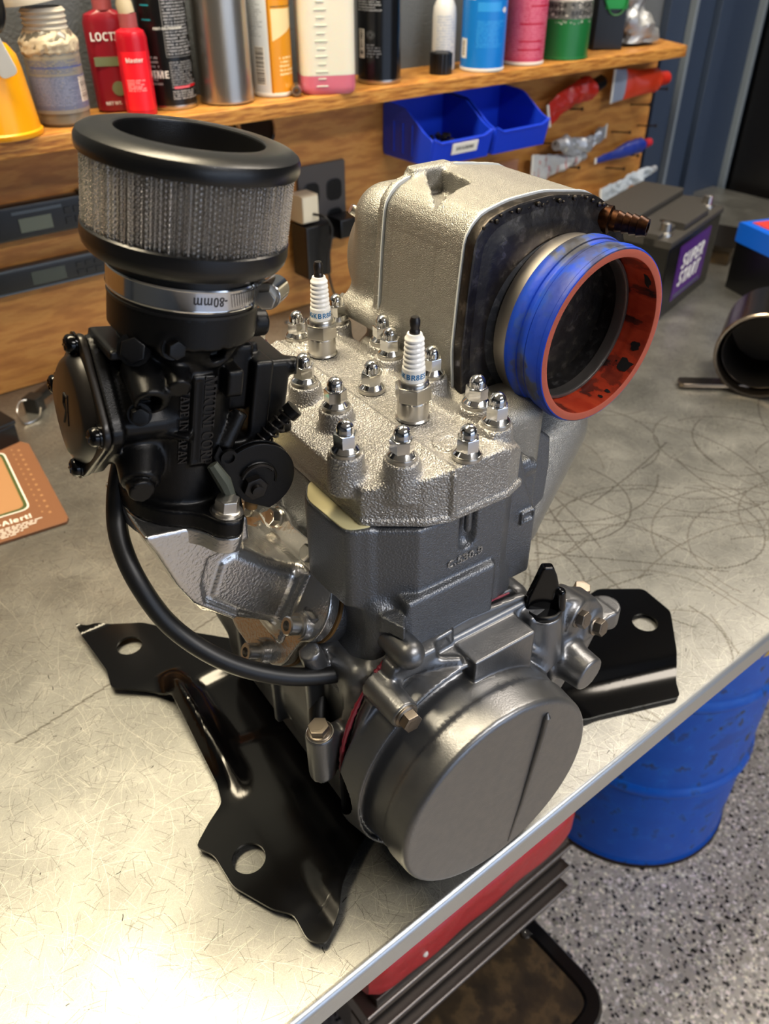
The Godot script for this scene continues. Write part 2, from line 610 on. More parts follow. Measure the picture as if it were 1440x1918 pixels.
func ceiling_light(called: String, at: Vector3, size: Vector2, tint: Color, power: float, label: String) -> void:
	var t := thing(called, label, "ceiling light", at)
	var g := Geo.new()
	var w := size.x / 2 + 0.02
	var d := size.y / 2 + 0.02
	for s in [-1, 1]:
		g.box(move(V(s * w, 0.0, 0)), V(0.02, 0.06, d * 2 + 0.02), 0.003)
		g.box(move(V(0, 0.0, s * d)), V(w * 2, 0.06, 0.02), 0.003)
	g.box(move(V(0, 0.03, 0)), V(w * 2, 0.01, d * 2))
	part("housing", g, M.white_paint, t, 1.0)
	g = Geo.new()
	g.box(move(V(0, 0, 0)), V(size.x, 0.012, size.y), 0.002)
	var glow := StandardMaterial3D.new()
	glow.albedo_color = Color(0.9, 0.9, 0.9)
	glow.emission_enabled = true
	glow.emission = tint
	glow.emission_energy_multiplier = 3.0
	part("diffuser_lamp", g, glow, t, 1.0)
	var l := AreaLight3D.new()
	l.name = "lamp_light"
	l.area_size = size
	l.light_color = tint
	l.light_energy = power
	l.shadow_enabled = true
	l.position = V(0, -0.012, 0)
	l.rotation.x = -PI / 2
	t.add_child(l)

func make_materials() -> void:
	var fine := noise_tex(512, 0.11, 2, FastNoiseLite.TYPE_SIMPLEX_SMOOTH, null, 3)
	var pebble := noise_tex(512, 0.045, 2, FastNoiseLite.TYPE_SIMPLEX_SMOOTH, ramp([0.3, "000000", 0.5, "777777", 0.72, "ffffff"]), 5)
	var cloud := noise_tex(512, 0.012, 4, FastNoiseLite.TYPE_SIMPLEX_SMOOTH, null, 9, true)
	M.fine = fine
	M.cloud = cloud
	var m: StandardMaterial3D
	# engine metals
	m = mat("head_silver", "a5a3a0", 0.42, 0.82); tri_map(m, V(24, 24, 24)); bumpy(m, pebble, 0.055)
	m = mat("block_silver", "6c6f74", 0.42, 0.82); tri_map(m, V(26, 26, 26)); bumpy(m, pebble, 0.02)
	m = mat("exhaust_silver", "9a9892", 0.42, 0.85); tri_map(m, V(20, 20, 20)); bumpy(m, fine, 0.06)
	m = mat("cover_silver", "77787a", 0.36, 0.88); tri_map(m, V(9, 9, 9)); bumpy(m, fine, 0.006)
	m.roughness_texture = noise_tex(512, 0.02, 3, FastNoiseLite.TYPE_SIMPLEX_SMOOTH, ramp([0, "c0c0c0", 1, "ffffff"]), 12); m.roughness = 0.42
	m = mat("bright_alloy", "c9c7c4", 0.24, 0.95); tri_map(m, V(22, 22, 22)); bumpy(m, noise_tex(512, 0.03, 3, FastNoiseLite.TYPE_SIMPLEX_SMOOTH, null, 15), 0.018)
	mat("chrome", "d6d6d6", 0.12, 1.0)
	mat("zinc_steel", "bdbab4", 0.28, 1.0)
	mat("bolt_steel", "8a8074", 0.38, 1.0)
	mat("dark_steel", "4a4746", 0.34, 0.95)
	m = mat("flange_steel", "ffffff", 0.38, 0.9);
	m.albedo_texture = noise_tex(512, 0.02, 5, FastNoiseLite.TYPE_SIMPLEX_SMOOTH, ramp([0, "302d2b", 0.5, "3a3634", 0.7, "454039", 0.84, "645d57", 1, "3e3a38"]), 21, true); tri_map(m, V(7, 7, 7)); bumpy(m, cloud, 0.05)
	mat("band_steel", "cfc8bf", 0.34, 0.95)
	m = mat("brass", "7d6248", 0.36, 0.9);
	m.albedo_texture = noise_tex(256, 0.03, 3, FastNoiseLite.TYPE_SIMPLEX_SMOOTH, ramp([0, "35281f", 0.5, "6b5038", 1, "a08050"]), 23); tri_map(m, V(30, 30, 30))
	mat("gasket_brown", "6b4d22", 0.6)
	mat("gasket_white", "c9ced2", 0.5)
	mat("sealant_cream", "d9cf9e", 0.55)
	mat("sealant_red", "7c0f26", 0.3, 0.0, {"clearcoat_enabled": true, "clearcoat": 0.5})
	# black parts
	m = mat("carb_black", "060607", 0.34, 0.0, {"metallic_specular": 0.38}); tri_map(m, V(30, 30, 30)); bumpy(m, fine, 0.008)
	mat("cover_black", "191614", 0.3, 0.3)
	mat("gloss_black", "030304", 0.15, 0.0, {"metallic_specular": 0.4})
	mat("plastic_black", "08080a", 0.3)
	m = mat("rubber_black", "0f0f10", 0.3); tri_map(m, V(20, 20, 20)); bumpy(m, fine, 0.006)
	mat("hose_black", "0c0c0d", 0.42)
	mat("char_black", "101010", 0.75)
	mat("marker_ink", "101012", 0.5)
	m = mat("dull_steel", "6f6d6a", 0.42, 0.85); tri_map(m, V(20, 20, 20)); bumpy(m, cloud, 0.03)
	mat("porcelain", "f0efec", 0.16, 0.0, {"clearcoat_enabled": true, "clearcoat": 0.6})
	mat("print_blue", "1c6fa8", 0.5)
	mat("wire_steel", "e8e4de", 0.18, 1.0)
	m = mat("gauze_metal", "948d85", 0.4, 0.8); tri_map(m, V(60, 60, 60)); bumpy(m, noise_tex(256, 0.09, 1, FastNoiseLite.TYPE_CELLULAR, null, 17), 0.12)
	# silicone hose: blue skin rubbed to grey, orange lining with torn black patches
	m = mat("silicone_blue", "ffffff", 0.45, 0.0, {"metallic_specular": 0.3});
	m.albedo_texture = noise_tex(512, 0.006, 4, FastNoiseLite.TYPE_SIMPLEX_SMOOTH, ramp([0, "0e38b0", 0.4, "143eb6", 0.48, "2a489c", 0.54, "454a5c", 0.64, "2d2d31", 1, "3a3a40"]), 33, true); tri_map(m, V(5, 5, 5)); bumpy(m, noise_tex(512, 0.08, 3, FastNoiseLite.TYPE_SIMPLEX_SMOOTH, null, 34), 0.02)
	m = mat("silicone_orange", "ffffff", 0.5);
	m.albedo_texture = noise_tex(512, 0.008, 4, FastNoiseLite.TYPE_SIMPLEX_SMOOTH, ramp([0, "a82e16", 0.5, "c24626", 0.7, "9c2c16", 0.735, "141212", 1, "0e0e0e"]), 41, true); tri_map(m, V(6, 10, 3))
	m = mat("silicone_cut", "b85a44", 0.7); tri_map(m, V(40, 40, 40)); bumpy(m, fine, 0.04)
	m = mat("soot_steel", "ffffff", 0.5, 0.3);
	m.albedo_texture = noise_tex(512, 0.02, 4, FastNoiseLite.TYPE_SIMPLEX_SMOOTH, ramp([0, "0a0a0b", 0.55, "131315", 0.72, "28282a", 0.86, "4c4b4a", 1, "303030"]), 43, true); tri_map(m, V(10, 10, 10))
	# workshop
	mat("white_paint", "d8d8d4", 0.7)
	m = mat("ceiling_paint", "c9c6bd", 0.9)
	m = mat("wall_paint", "4e5358", 0.75); tri_map(m, V(3, 3, 3), true); bumpy(m, fine, 0.05)
	mat("navy_paint", "263246", 0.5)
	mat("trim_grey", "66707b", 0.45, 0.2)
	mat("gauge_grey", "4a545f", 0.45, 0.2)
	mat("cabinet_black", "0c0c0e", 0.3)
	m = mat("plywood", "ffffff", 0.5);
	m.albedo_texture = noise_tex(1024, 0.012, 5, FastNoiseLite.TYPE_SIMPLEX_SMOOTH, ramp([0, "96602a", 0.35, "a66e34", 0.5, "b27a3a", 0.65, "ba8442", 1, "a67034"]), 51, true); tri_map(m, V(0.9, 5, 5), true); bumpy(m, cloud, 0.03)
	m = mat("pine_edge", "ffffff", 0.48);
	m.albedo_texture = noise_tex(1024, 0.014, 5, FastNoiseLite.TYPE_SIMPLEX_SMOOTH, ramp([0, "6e4118", 0.35, "9c6428", 0.5, "b07832", 0.68, "c08d46", 1, "96602a"]), 53, true); tri_map(m, V(1.2, 14, 8), true); bumpy(m, cloud, 0.03)
	mat("bin_blue", "1338c4", 0.34)
	mat("label_white", "dcdad2", 0.6)
	mat("nail_steel", "3c322c", 0.5, 0.8)
	m = mat("drum_blue", "ffffff", 0.36, 0.0, {"metallic_specular": 0.36});
	m.albedo_texture = noise_tex(1024, 0.008, 6, FastNoiseLite.TYPE_SIMPLEX_SMOOTH, ramp([0, "0448a6", 0.6, "074fb0", 0.72, "135ebc", 0.76, "143a6c", 0.8, "2a2a30", 1, "40362e"]), 61, true); tri_map(m, V(3, 2, 3))
	m = mat("vinyl_red", "a8171f", 0.38); tri_map(m, V(6, 6, 6)); bumpy(m, cloud, 0.12)
	mat("rail_alloy", "716b66", 0.32, 0.92)
	m = mat("grimy_tray", "ffffff", 0.45);
	m.albedo_texture = noise_tex(512, 0.008, 5, FastNoiseLite.TYPE_SIMPLEX_SMOOTH, ramp([0, "1c150d", 0.5, "3a2d1c", 0.7, "57452c", 1, "2a2116"]), 63, true); tri_map(m, V(4, 4, 4), true)
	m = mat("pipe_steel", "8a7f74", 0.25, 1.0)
	mat("card_brown", "754d33", 0.55)
	mat("card_tan", "a0764f", 0.6)
	mat("card_line", "3e4a20", 0.6)
	mat("turquoise", "3fb3b0", 0.5)
	make_steel_sheet()
	make_flakes()

func make_steel_sheet() -> void:      # worn steel bench top: a fine tile of scratches, and a coarse one of stains and dark looping scuffs
	var n := 2048
	var im := Image.create(n, n, false, Image.FORMAT_RGB8)
	var ns := FastNoiseLite.new()
	ns.frequency = 0.012; ns.fractal_octaves = 5; ns.domain_warp_enabled = true; ns.seed = 71
	var small := ns.get_seamless_image(512, 512)
	small.resize(n, n, Image.INTERPOLATE_CUBIC)
	small.convert(Image.FORMAT_RGB8)
	for y in range(0, n, 2):
		for x in range(0, n, 2):
			var c := 0.6 + small.get_pixel(x, y).r * 0.1 + rng.randf_range(-0.03, 0.03)
			im.fill_rect(Rect2i(x, y, 2, 2), Color(c, c, c * 0.985))
	var draw := func(pic: Image, x: float, y: float, a: float, len: float, bend: float, c: Color, w: int) -> void:
		var sz := pic.get_width()
		for i in int(len):
			x += cos(a); y += sin(a); a += bend
			pic.fill_rect(Rect2i(posmod(int(x), sz - 1), posmod(int(y), sz - 1), w, w), c)
	for i in 9000:
		var k := rng.randf()
		var b := rng.randf_range(0.7, 0.86) if k < 0.6 else rng.randf_range(0.36, 0.52)
		draw.call(im, rng.randf() * n, rng.randf() * n, rng.randf() * TAU, rng.randf_range(10, 70) if k > 0.08 else rng.randf_range(100, 420), rng.randf_range(-0.006, 0.006), Color(b, b * 0.99, b * 0.96), 1)
	for i in 130:
		var b := rng.randf_range(0.1, 0.3)
		draw.call(im, rng.randf() * n, rng.randf() * n, rng.randf() * TAU, rng.randf_range(4, 22), 0.03, Color(b, b, b), 2)
	# coarse layer, 1.65 m a side
	var big := Image.create(1024, 1024, false, Image.FORMAT_RGB8)
	var ns2 := FastNoiseLite.new()
	ns2.frequency = 0.008; ns2.fractal_octaves = 6; ns2.domain_warp_enabled = true; ns2.seed = 77
	var stain := ns2.get_seamless_image(512, 512)
	stain.resize(1024, 1024, Image.INTERPOLATE_CUBIC)
	stain.convert(Image.FORMAT_RGB8)
	for y in range(0, 1024, 2):
		for x in range(0, 1024, 2):
			var c := clampf(0.83 + stain.get_pixel(x, y).r * 0.24, 0.0, 1.0)
			big.fill_rect(Rect2i(x, y, 2, 2), Color(c, c, c * 0.985))
	for i in 80:                      # looping scuffs right of the engine
		var b := rng.randf_range(0.62, 0.8)
		draw.call(big, rng.randf_range(240, 640), rng.randf_range(560, 860), rng.randf() * TAU, rng.randf_range(60, 260), rng.randf_range(-0.022, 0.022), Color(b, b * 0.98, b * 0.94), 1)
	var m := mat("bench_steel", "ffffff", 0.36, 0.92)
	m.albedo_texture = ImageTexture.create_from_image(im)
	tri_map(m, V(1.8, 1.8, 1.8))
	m.roughness = 0.5
	m.roughness_texture = noise_tex(512, 0.012, 5, FastNoiseLite.TYPE_SIMPLEX_SMOOTH, ramp([0, "b0b0b0", 0.5, "c4c4c4", 1, "e0e0e0"]), 73, true)
	m.detail_enabled = true
	m.detail_blend_mode = BaseMaterial3D.BLEND_MODE_MUL
	m.detail_albedo = ImageTexture.create_from_image(big)
	m.detail_uv_layer = BaseMaterial3D.DETAIL_UV_2
	m.uv2_triplanar = true
	m.uv2_scale = V(0.606, 0.606, 0.606)
	var e := mat("bench_edge_steel", "b4b8bb", 0.34, 0.9)
	tri_map(e, V(10, 10, 10)); bumpy(e, M.fine, 0.006)

func make_flakes() -> void:           # epoxy floor strewn with chips
	var n := 1024
	var im := Image.create(n, n, false, Image.FORMAT_RGB8)
	im.fill(Color(0.66, 0.63, 0.595))
	for pass_ in 3:
		for i in [7000, 5200, 3600][pass_]:
			var x := rng.randi_range(0, n - 1)
			var y := rng.randi_range(0, n - 1)
			var r: float = rng.randf_range(3.0, 9.0)
			var v: float
			if pass_ == 0: v = rng.randf_range(0.74, 0.95)
			elif pass_ == 1: v = rng.randf_range(0.48, 0.68)
			else: v = rng.randf_range(0.05, 0.2) if rng.randf() < 0.62 else rng.randf_range(0.75, 0.92)
			var c := Color(v, v * rng.randf_range(0.93, 0.985), v * rng.randf_range(0.86, 0.96))
			var a := rng.randf() * PI
			var sq := rng.randf_range(0.35, 1.0)
			var k := int(r)
			for dy in range(-k, k + 1):
				for dx in range(-k, k + 1):
					var u := absf(dx * cos(a) + dy * sin(a))
					var w := absf(-dx * sin(a) + dy * cos(a)) / sq
					if u + w * 0.7 < r * 0.8: im.set_pixel(posmod(x + dx, n), posmod(y + dy, n), c)
	var m := mat("floor_flake", "ffffff", 0.32)
	m.albedo_texture = ImageTexture.create_from_image(im)
	tri_map(m, V(1.5, 1.5, 1.5), true)

func room() -> void:
	var g := Geo.new()
	g.box(move(V(1.0, -0.95, 0.6)), V(8.2, 0.1, 8.2)); structure("floor", g, M.floor_flake)
	g = Geo.new(); g.box(move(V(1.0, 1.95, 0.6)), V(8.2, 0.1, 8.2)); structure("ceiling", g, M.ceiling_paint)
	g = Geo.new(); g.box(move(V(1.0, 0.5, -1.3125)), V(8.0, 2.8, 0.1)); structure("wall_back", g, M.wall_paint)
	g = Geo.new(); g.box(move(V(-3.05, 0.5, 0.6)), V(0.1, 2.8, 8.0)); structure("wall_left", g, M.wall_paint)
	g = Geo.new(); g.box(move(V(5.05, 0.5, 0.6)), V(0.1, 2.8, 8.0)); structure("wall_right", g, M.wall_paint)
	# front wall with the open roll-up door
	g = Geo.new()
	g.box(move(V(-2.0, 0.5, 4.45)), V(2.0, 2.8, 0.1))
	g.box(move(V(4.5, 0.5, 4.45)), V(1.0, 2.8, 0.1))
	g.box(move(V(1.5, 1.7, 4.45)), V(5.0, 0.4, 0.1))
	structure("wall_front", g, M.wall_paint)
	g = Geo.new(); g.box(move(V(1.0, -1.0, 9.0)), V(16.0, 0.1, 9.0)); structure("ground_outside", g, M.ceiling_paint)
	# navy panelling right of the plywood, with its grey trims
	g = Geo.new(); g.box(move(V(2.0, 0.5, -1.252)), V(0.42, 2.8, 0.02), 0.002); structure("wall_panel_navy", g, M.navy_paint)
	for x in [1.866, 1.985, 2.15]:
		g = Geo.new(); g.box(move(V(x, 0.5, -1.234)), V(0.05 if x > 1.9 and x < 2.1 else 0.012, 2.8, 0.02), 0.003); structure(numbered("trim"), g, M.navy_paint if x > 1.9 and x < 2.1 else M.trim_grey)

func bench() -> void:
	var t := thing("workbench", "long workbench topped with scratched sheet steel, the engine standing on it", "workbench", V(0, 0, 0))
	var x0 := -1.3
	var x1 := 2.12
	var back := -1.24
	var front := -0.221
	# top: one sheet, rolled over the front edge; uv in metres
	var prof := [Vector2(back, 0.0), Vector2(-0.9, 0), Vector2(-0.5, 0), Vector2(front - 0.006, 0.0)]
	for i in 6:
		var a := PI / 2 * (i + 1) / 6.0
		prof.append(Vector2(front - 0.006 + sin(a) * 0.006, -0.006 + cos(a) * 0.006))
	prof.append(Vector2(front, -0.026))
	var g := Geo.new()
	var q := func(x: float, p: Vector2) -> Vector3: return V(x, p.y, p.x)
	var w := func(x: float, p: Vector2) -> Vector2: return Vector2((x + 0.35) / 1.65, (p.x - p.y + 1.25) / 1.65)
	for i in prof.size() - 1:
		var edge: bool = i >= 4
		if edge: continue
		for k in 8:
			var xa := lerpf(x0, x1, k / 8.0)
			var xb := lerpf(x0, x1, (k + 1) / 8.0)
			g.tri(q.call(xa, prof[i]), q.call(xb, prof[i + 1]), q.call(xb, prof[i]), w.call(xa, prof[i]), w.call(xb, prof[i + 1]), w.call(xb, prof[i]))
			g.tri(q.call(xa, prof[i]), q.call(xa, prof[i + 1]), q.call(xb, prof[i + 1]), w.call(xa, prof[i]), w.call(xa, prof[i + 1]), w.call(xb, prof[i + 1]))
	part("steel_top", g, M.bench_steel, t, 1.0)
	g = Geo.new()
	var m := g.mark()
	for i in range(3, prof.size() - 1):
		g.quad(q.call(x0, prof[i]), q.call(x1, prof[i]), q.call(x1, prof[i + 1]), q.call(x0, prof[i + 1]))
	g.quad(V(x0, -0.026, front), V(x1, -0.026, front), V(x1, -0.026, front - 0.012), V(x0, -0.026, front - 0.012))
	for i in range(m, g.p.size(), 3):
		if (g.p[i + 2] - g.p[i]).cross(g.p[i + 1] - g.p[i]).dot(V(0, 1, 1) if g.p[i].y > -0.02 or g.p[i + 2].z > front - 0.001 else V(0, -1, 0)) < 0:
			var s := g.p[i + 1]; g.p[i + 1] = g.p[i + 2]; g.p[i + 2] = s
	part("rolled_edge", g, M.bench_edge_steel, t, 1.0, 70.0)
	g = Geo.new(); g.box(move(V((x0 + x1) / 2, -0.0145, (back + front - 0.014) / 2)), V(x1 - x0, 0.027, front - 0.014 - back)); part("deck", g, M.pine_edge, t, 1.0)
	for x in [x0 + 0.06, x1 - 0.06]:
		for z in [back + 0.05, front - 0.09]:
			g = Geo.new(); g.box(move(V(x, -0.464, z)), V(0.08, 0.872, 0.08), 0.004); part("leg", g, M.dark_steel, t, 1.0)

func shelf_and_board() -> void:
	var g := Geo.new()
	g.box(move(V((-1.2 + 1.775) / 2, 0.175, -1.251)), V(2.975, 0.349, 0.0215), 0.001)
	tag(part("plywood_board", g, M.plywood, self, 1.0), "tall plywood backboard behind the bench, nails and plugs in it", "backboard")
	g = Geo.new()
	g.prism(Transform3D(Basis(V(1, 0, 0), V(0, 0, 1), V(0, -1, 0)), V(0, 0.371, 0)), rounded(poly([-1.2, -1.262, 1.775, -1.262, 1.712, -1.13, -1.2, -1.13]), 0.004, 2), 0.021, 0.002)
	tag(part("wooden_shelf", g, M.pine_edge, self, 1.0), "narrow worn pine shelf holding the row of cans and bottles", "shelf")

# ------------------------------------------------------------------ cans and bottles on the shelf
func print_rows(im: Image, r: Rect2i, line: int, c: Color, fill := 0.85) -> void:     # lines of small illegible print
	var y := r.position.y
	while y + line <= r.end.y:
		var x := r.position.x
		var stop := r.position.x + int(r.size.x * (fill + rng.randf_range(-0.2, 0.12)))
		while x < mini(stop, r.end.x):
			var w := rng.randi_range(line / 2, line * 3)
			for k in range(x, mini(x + w, r.end.x), maxi(2, line / 3)):
				if rng.randf() < 0.86:
					im.fill_rect(Rect2i(k, y + rng.randi_range(0, 1), maxi(1, line / 4), maxi(1, line * 5 / 9)), c)
			x += w + maxi(2, line / 3)
		y += line

func barcode(im: Image, r: Rect2i, upright := false) -> void:
	im.fill_rect(r, Color(0.86, 0.84, 0.8))
	var i := 4
	var most := (r.size.y if upright else r.size.x) - 5
	while i < most:
		var w := rng.randi_range(1, 4)
		if upright: im.fill_rect(Rect2i(r.position.x + 5, r.position.y + i, r.size.x - 10, w), Color(0.1, 0.1, 0.1))
		else: im.fill_rect(Rect2i(r.position.x + i, r.position.y + 5, w, r.size.y - 10), Color(0.1, 0.1, 0.1))
		i += w + rng.randi_range(1, 4)

func canvas(c: String, w := 512, h := 512) -> Image:
	var im := Image.create(w, h, false, Image.FORMAT_RGB8)
	im.fill(Color(c))
	return im

func printed(im: Image, rough := 0.35, metal := 0.0) -> StandardMaterial3D:
	var m := StandardMaterial3D.new()
	m.albedo_texture = ImageTexture.create_from_image(im)
	m.roughness = rough; m.metallic = metal
	return m

func turn_to_camera(o: Node3D, extra := 0.0) -> void:
	o.rotation.y = atan2(-o.position.x, -o.position.z) + extra

const TOP := 0.3712
func spray_can(called: String, label: String, x: float, z: float, r: float, body: Material, base: Material, extra := 0.0) -> Node3D:
	var t := thing(called, label, "spray can", V(x, TOP, z), 0.0, "spray cans on the shelf")
	turn_to_camera(t, extra)
	var g := Geo.new()
	g.lathe(move(V(0, 0.006, 0)), [Vector2(r, 0), Vector2(r, 0.172)], 40)
	part("body", g, body, t, 1.0)
	g = Geo.new()
	g.lathe(Transform3D(), [Vector2(0, 0.002), Vector2(r - 0.004, 0.0), Vector2(r, 0.001), Vector2(r + 0.0008, 0.003), Vector2(r + 0.0005, 0.0062), Vector2(r - 0.001, 0.0064)], 40)
	part("base_rim", g, base, t, 1.0)
	g = Geo.new()
	g.lathe(move(V(0, 0.178, 0)), [Vector2(r, 0), Vector2(r + 0.0006, 0.002), Vector2(r - 0.001, 0.005), Vector2(r * 0.75, 0.016), Vector2(r * 0.5, 0.022), Vector2(0, 0.023)], 32)
	part("shoulder", g, M.zinc_steel, t, 1.0)
	g = Geo.new()
	g.lathe(move(V(0, 0.2, 0)), [Vector2(r * 0.45, 0), Vector2(r * 0.45, 0.02), Vector2(r * 0.3, 0.028), Vector2(0, 0.028)], 20)
	part("nozzle_cap", g, M.plastic_black, t, 1.0)
	return t

func word(parent: Node, s: String, size: float, at: Vector3, m: Material, bend := 0.0, angle := 0.0, squeeze := 1.0, tilt := 0.0) -> void:   # raised a hair above the surface; bend: radius of the surface, angle: round it
	var g := Geo.new()
	var b := Basis(Vector3.UP, angle)
	var t := Transform3D(b, V(0, at.y, 0) + b * V(at.x, 0, bend if bend > 0.0 else at.z)) * Transform3D(Basis(Vector3.BACK, tilt), Vector3.ZERO)
	lettering(g, s, size, 0.0006, t, bend, squeeze)
	part("lettering", g, m, parent, 1.0, 20.0)

func shelf_goods() -> void:
	var im: Image
	var t: Node3D
	var g: Geo
	var ink := mat("print_white", "d8d8d4", 0.5)
	var teal := mat("print_teal", "2aa7b5", 0.5)
	var gold := mat("print_gold", "b89a3a", 0.4)
	# yellow oil can with lever spout
	t = thing("oil_can", "yellow pump oil can with a bare metal lever, at the left end of the shelf", "oil can", V(0.318, TOP, -1.168))
	turn_to_camera(t)
	g = Geo.new()
	g.lathe(Transform3D(), [Vector2(0, 0), Vector2(0.048, 0), Vector2(0.0495, 0.002), Vector2(0.0495, 0.006), Vector2(0.047, 0.008), Vector2(0.040, 0.074), Vector2(0.037, 0.088), Vector2(0.029, 0.099), Vector2(0.014, 0.106), Vector2(0.0, 0.108)], 40)
	part("body", g, mat("can_yellow", "e29a08", 0.3), t, 1.0)
	g = Geo.new()
	g.prism(Transform3D(Basis(V(0, 0, 1), 0.30), V(0.008, 0.122, 0.047)) * Transform3D(Basis(V(1, 0, 0), 0.1), Vector3.ZERO), rounded(poly([-0.011, -0.055, 0.011, -0.055, 0.009, 0.06, -0.009, 0.06]), 0.008), 0.004, 0.001)
	part("lever", g, mat("lever_alloy_glare", "d9d7d2", 0.45, 0.35), t, 1.0)  # whitish, less metallic colour stands in for lamp reflection on bare metal
	g = Geo.new()
	g.lathe(move(V(0, 0.104, 0)), [Vector2(0.014, 0), Vector2(0.014, 0.02), Vector2(0.009, 0.03), Vector2(0.008, 0.06), Vector2(0, 0.06)], 20)
	part("pump_neck", g, M.zinc_steel, t, 1.0)
	g = Geo.new()
	g.tube(curve([V(0.012, 0.115, 0.02), V(0.026, 0.12, 0.035), V(0.032, 0.145, 0.03), V(0.024, 0.2, 0.01), V(0.0, 0.24, 0.0)]), 0.0045, 8)
	part("spout", g, M.plastic_black, t, 1.0)
	# glass jar of grey paste
	t = thing("glass_jar", "glass jar of grey paste with a crusted white screw neck and a tilted open lid", "jar", V(0.407, TOP, -1.19))
	turn_to_camera(t, 0.1)
	im = canvas("7c7a74")
	im.fill_rect(Rect2i(150, 190, 330, 290), Color("5d6480"))
	print_rows(im, Rect2i(160, 60, 180, 120), 14, Color("44507e"))
	print_rows(im, Rect2i(160, 200, 170, 250), 9, Color("8a90a6"))
	im.fill_rect(Rect2i(150, 20, 220, 26), Color("8e8778")); im.fill_rect(Rect2i(170, 110, 190, 16), Color("4a5686"))
	barcode(im, Rect2i(318, 210, 76, 215), true)
	for i in 600:
		im.fill_rect(Rect2i(rng.randi_range(0, 505), rng.randi_range(0, 505), rng.randi_range(1, 6), rng.randi_range(1, 5)), Color("8d887c") if rng.randf() < 0.5 else Color("55524c"))
	g = Geo.new()
	g.lathe(Transform3D(), [Vector2(0.0345, 0.016), Vector2(0.0345, 0.084)], 40)
	part("paper_label", g, printed(im, 0.45), t, 1.0)
	g = Geo.new()
	g.lathe(Transform3D(), [Vector2(0, 0.001), Vector2(0.03, 0), Vector2(0.0335, 0.004), Vector2(0.0338, 0.02), Vector2(0.0338, 0.086), Vector2(0.0345, 0.09), Vector2(0.0335, 0.098), Vector2(0.0265, 0.108)], 36)
	part("body", g, mat("jar_glass_grey", "6f6a5e", 0.18), t, 1.0)
	g = Geo.new()
	var neck := []
	for i in 22: neck.append(Vector2(0.0262 + 0.0012 * sin(i * TAU / 5.5), 0.108 + i * 0.0011))
	neck.append(Vector2(0.023, 0.132))
	g.lathe(Transform3D(), neck, 32)
	part("screw_neck", g, mat("crusted_white", "b9b3a6", 0.7), t, 1.0)
	g = Geo.new()
	var crust := FastNoiseLite.new()
	crust.frequency = 90.0; crust.fractal_octaves = 3
	var lumps := []
	for j in 16:
		var row := PackedVector3Array()
		var h := 0.080 + j * 0.0019
		for i in 72:
			var a := TAU * i / 72
			var r := 0.0347 - 0.0085 * smoothstep(0.094, 0.1085, h)
			r += crust.get_noise_3d(sin(a) * r, h, cos(a) * r) * 0.0032 + 0.0008 - 0.0022 * smoothstep(0.086, 0.080, h)
			row.append(V(sin(a) * r, h, cos(a) * r))
		lumps.append(row)
	g.rings(lumps, true, false)
	part("crusted_paste", g, mat("paste_cream", "b6aa92", 0.6), t, 1.0)
	g = Geo.new()
	g.lathe(Transform3D(Basis(V(0, 0, 1), 0.12), V(-0.012, 0.137, 0.004)), [Vector2(0, 0.012), Vector2(0.03, 0.012), Vector2(0.032, 0.009), Vector2(0.032, 0.0), Vector2(0.03, 0.0), Vector2(0.029, 0.009), Vector2(0, 0.009)], 36)
	part("lid", g, M.crusted_white, t, 1.0)
	# two red thread-locker bottles
	t = thing("adhesive_bottle", "dark red flat adhesive bottle with a cream nozzle, beside the glass jar", "bottle", V(0.498, TOP, -1.222))
	turn_to_camera(t)
	g = Geo.new()
	var rows := []
	for q in [[0.0, 0.026, 0.013], [0.003, 0.029, 0.0155], [0.06, 0.029, 0.0155], [0.108, 0.029, 0.0155], [0.117, 0.026, 0.014], [0.121, 0.016, 0.011], [0.123, 0.011, 0.011]]:
		var row := PackedVector3Array()
		for i in 36:
			var a := TAU * i / 36
			row.append(V(sin(a) * q[1] * pow(absf(sin(a)), -0.35 if absf(sin(a)) > 0.3 else 0.0), q[0], cos(a) * q[2]))
		rows.append(row)
	g.rings(rows)
	part("body", g, mat("bottle_red_dark", "7e1320", 0.3), t, 1.0)
	g = Geo.new(); g.lathe(move(V(0, 0.122, 0)), [Vector2(0.0125, 0), Vector2(0.0125, 0.016), Vector2(0.0, 0.016)], 22); part("collar", g, mat("collar_pink", "9c4a4c", 0.45), t, 1.0)
	var cream := mat("nozzle_cream", "b9ab90", 0.5)
	g = Geo.new(); g.lathe(move(V(0, 0.138, 0)), [Vector2(0.0105, 0), Vector2(0.009, 0.014), Vector2(0.006, 0.05), Vector2(0, 0.052)], 18); part("nozzle", g, cream, t, 1.0)
	word(t, "LOCTITE", 0.010, V(0.002, 0.092, 0.0156), ink, 0.0, 0.0, 0.9)
	g = Geo.new(); g.box(move(V(-0.002, 0.063, 0.0156)), V(0.04, 0.011, 0.0006)); part("label_strip", g, mat("label_olive", "66704f", 0.5), t, 1.0)
	g = Geo.new(); g.lathe(along(V(0.004, 0.03, 0.0156), V(0, 0, 1)), [Vector2(0.009, 0), Vector2(0.009, 0.0006), Vector2(0.0, 0.0006)], 18); part("round_emblem", g, M.label_olive, t, 1.0)
	word(t, "NET WT.", 0.004, V(-0.006, 0.012, 0.0156), ink)
	t = thing("adhesive_bottle", "bright red round adhesive bottle with a leaning cream nozzle, before the dark red one", "bottle", V(0.5115, TOP, -1.1775))
	turn_to_camera(t)
	g = Geo.new(); g.lathe(Transform3D(), [Vector2(0, 0), Vector2(0.019, 0), Vector2(0.0205, 0.002), Vector2(0.0205, 0.093), Vector2(0.018, 0.1), Vector2(0.011, 0.104), Vector2(0.0, 0.105)], 32); part("body", g, mat("bottle_red", "b30f22", 0.3), t, 1.0)
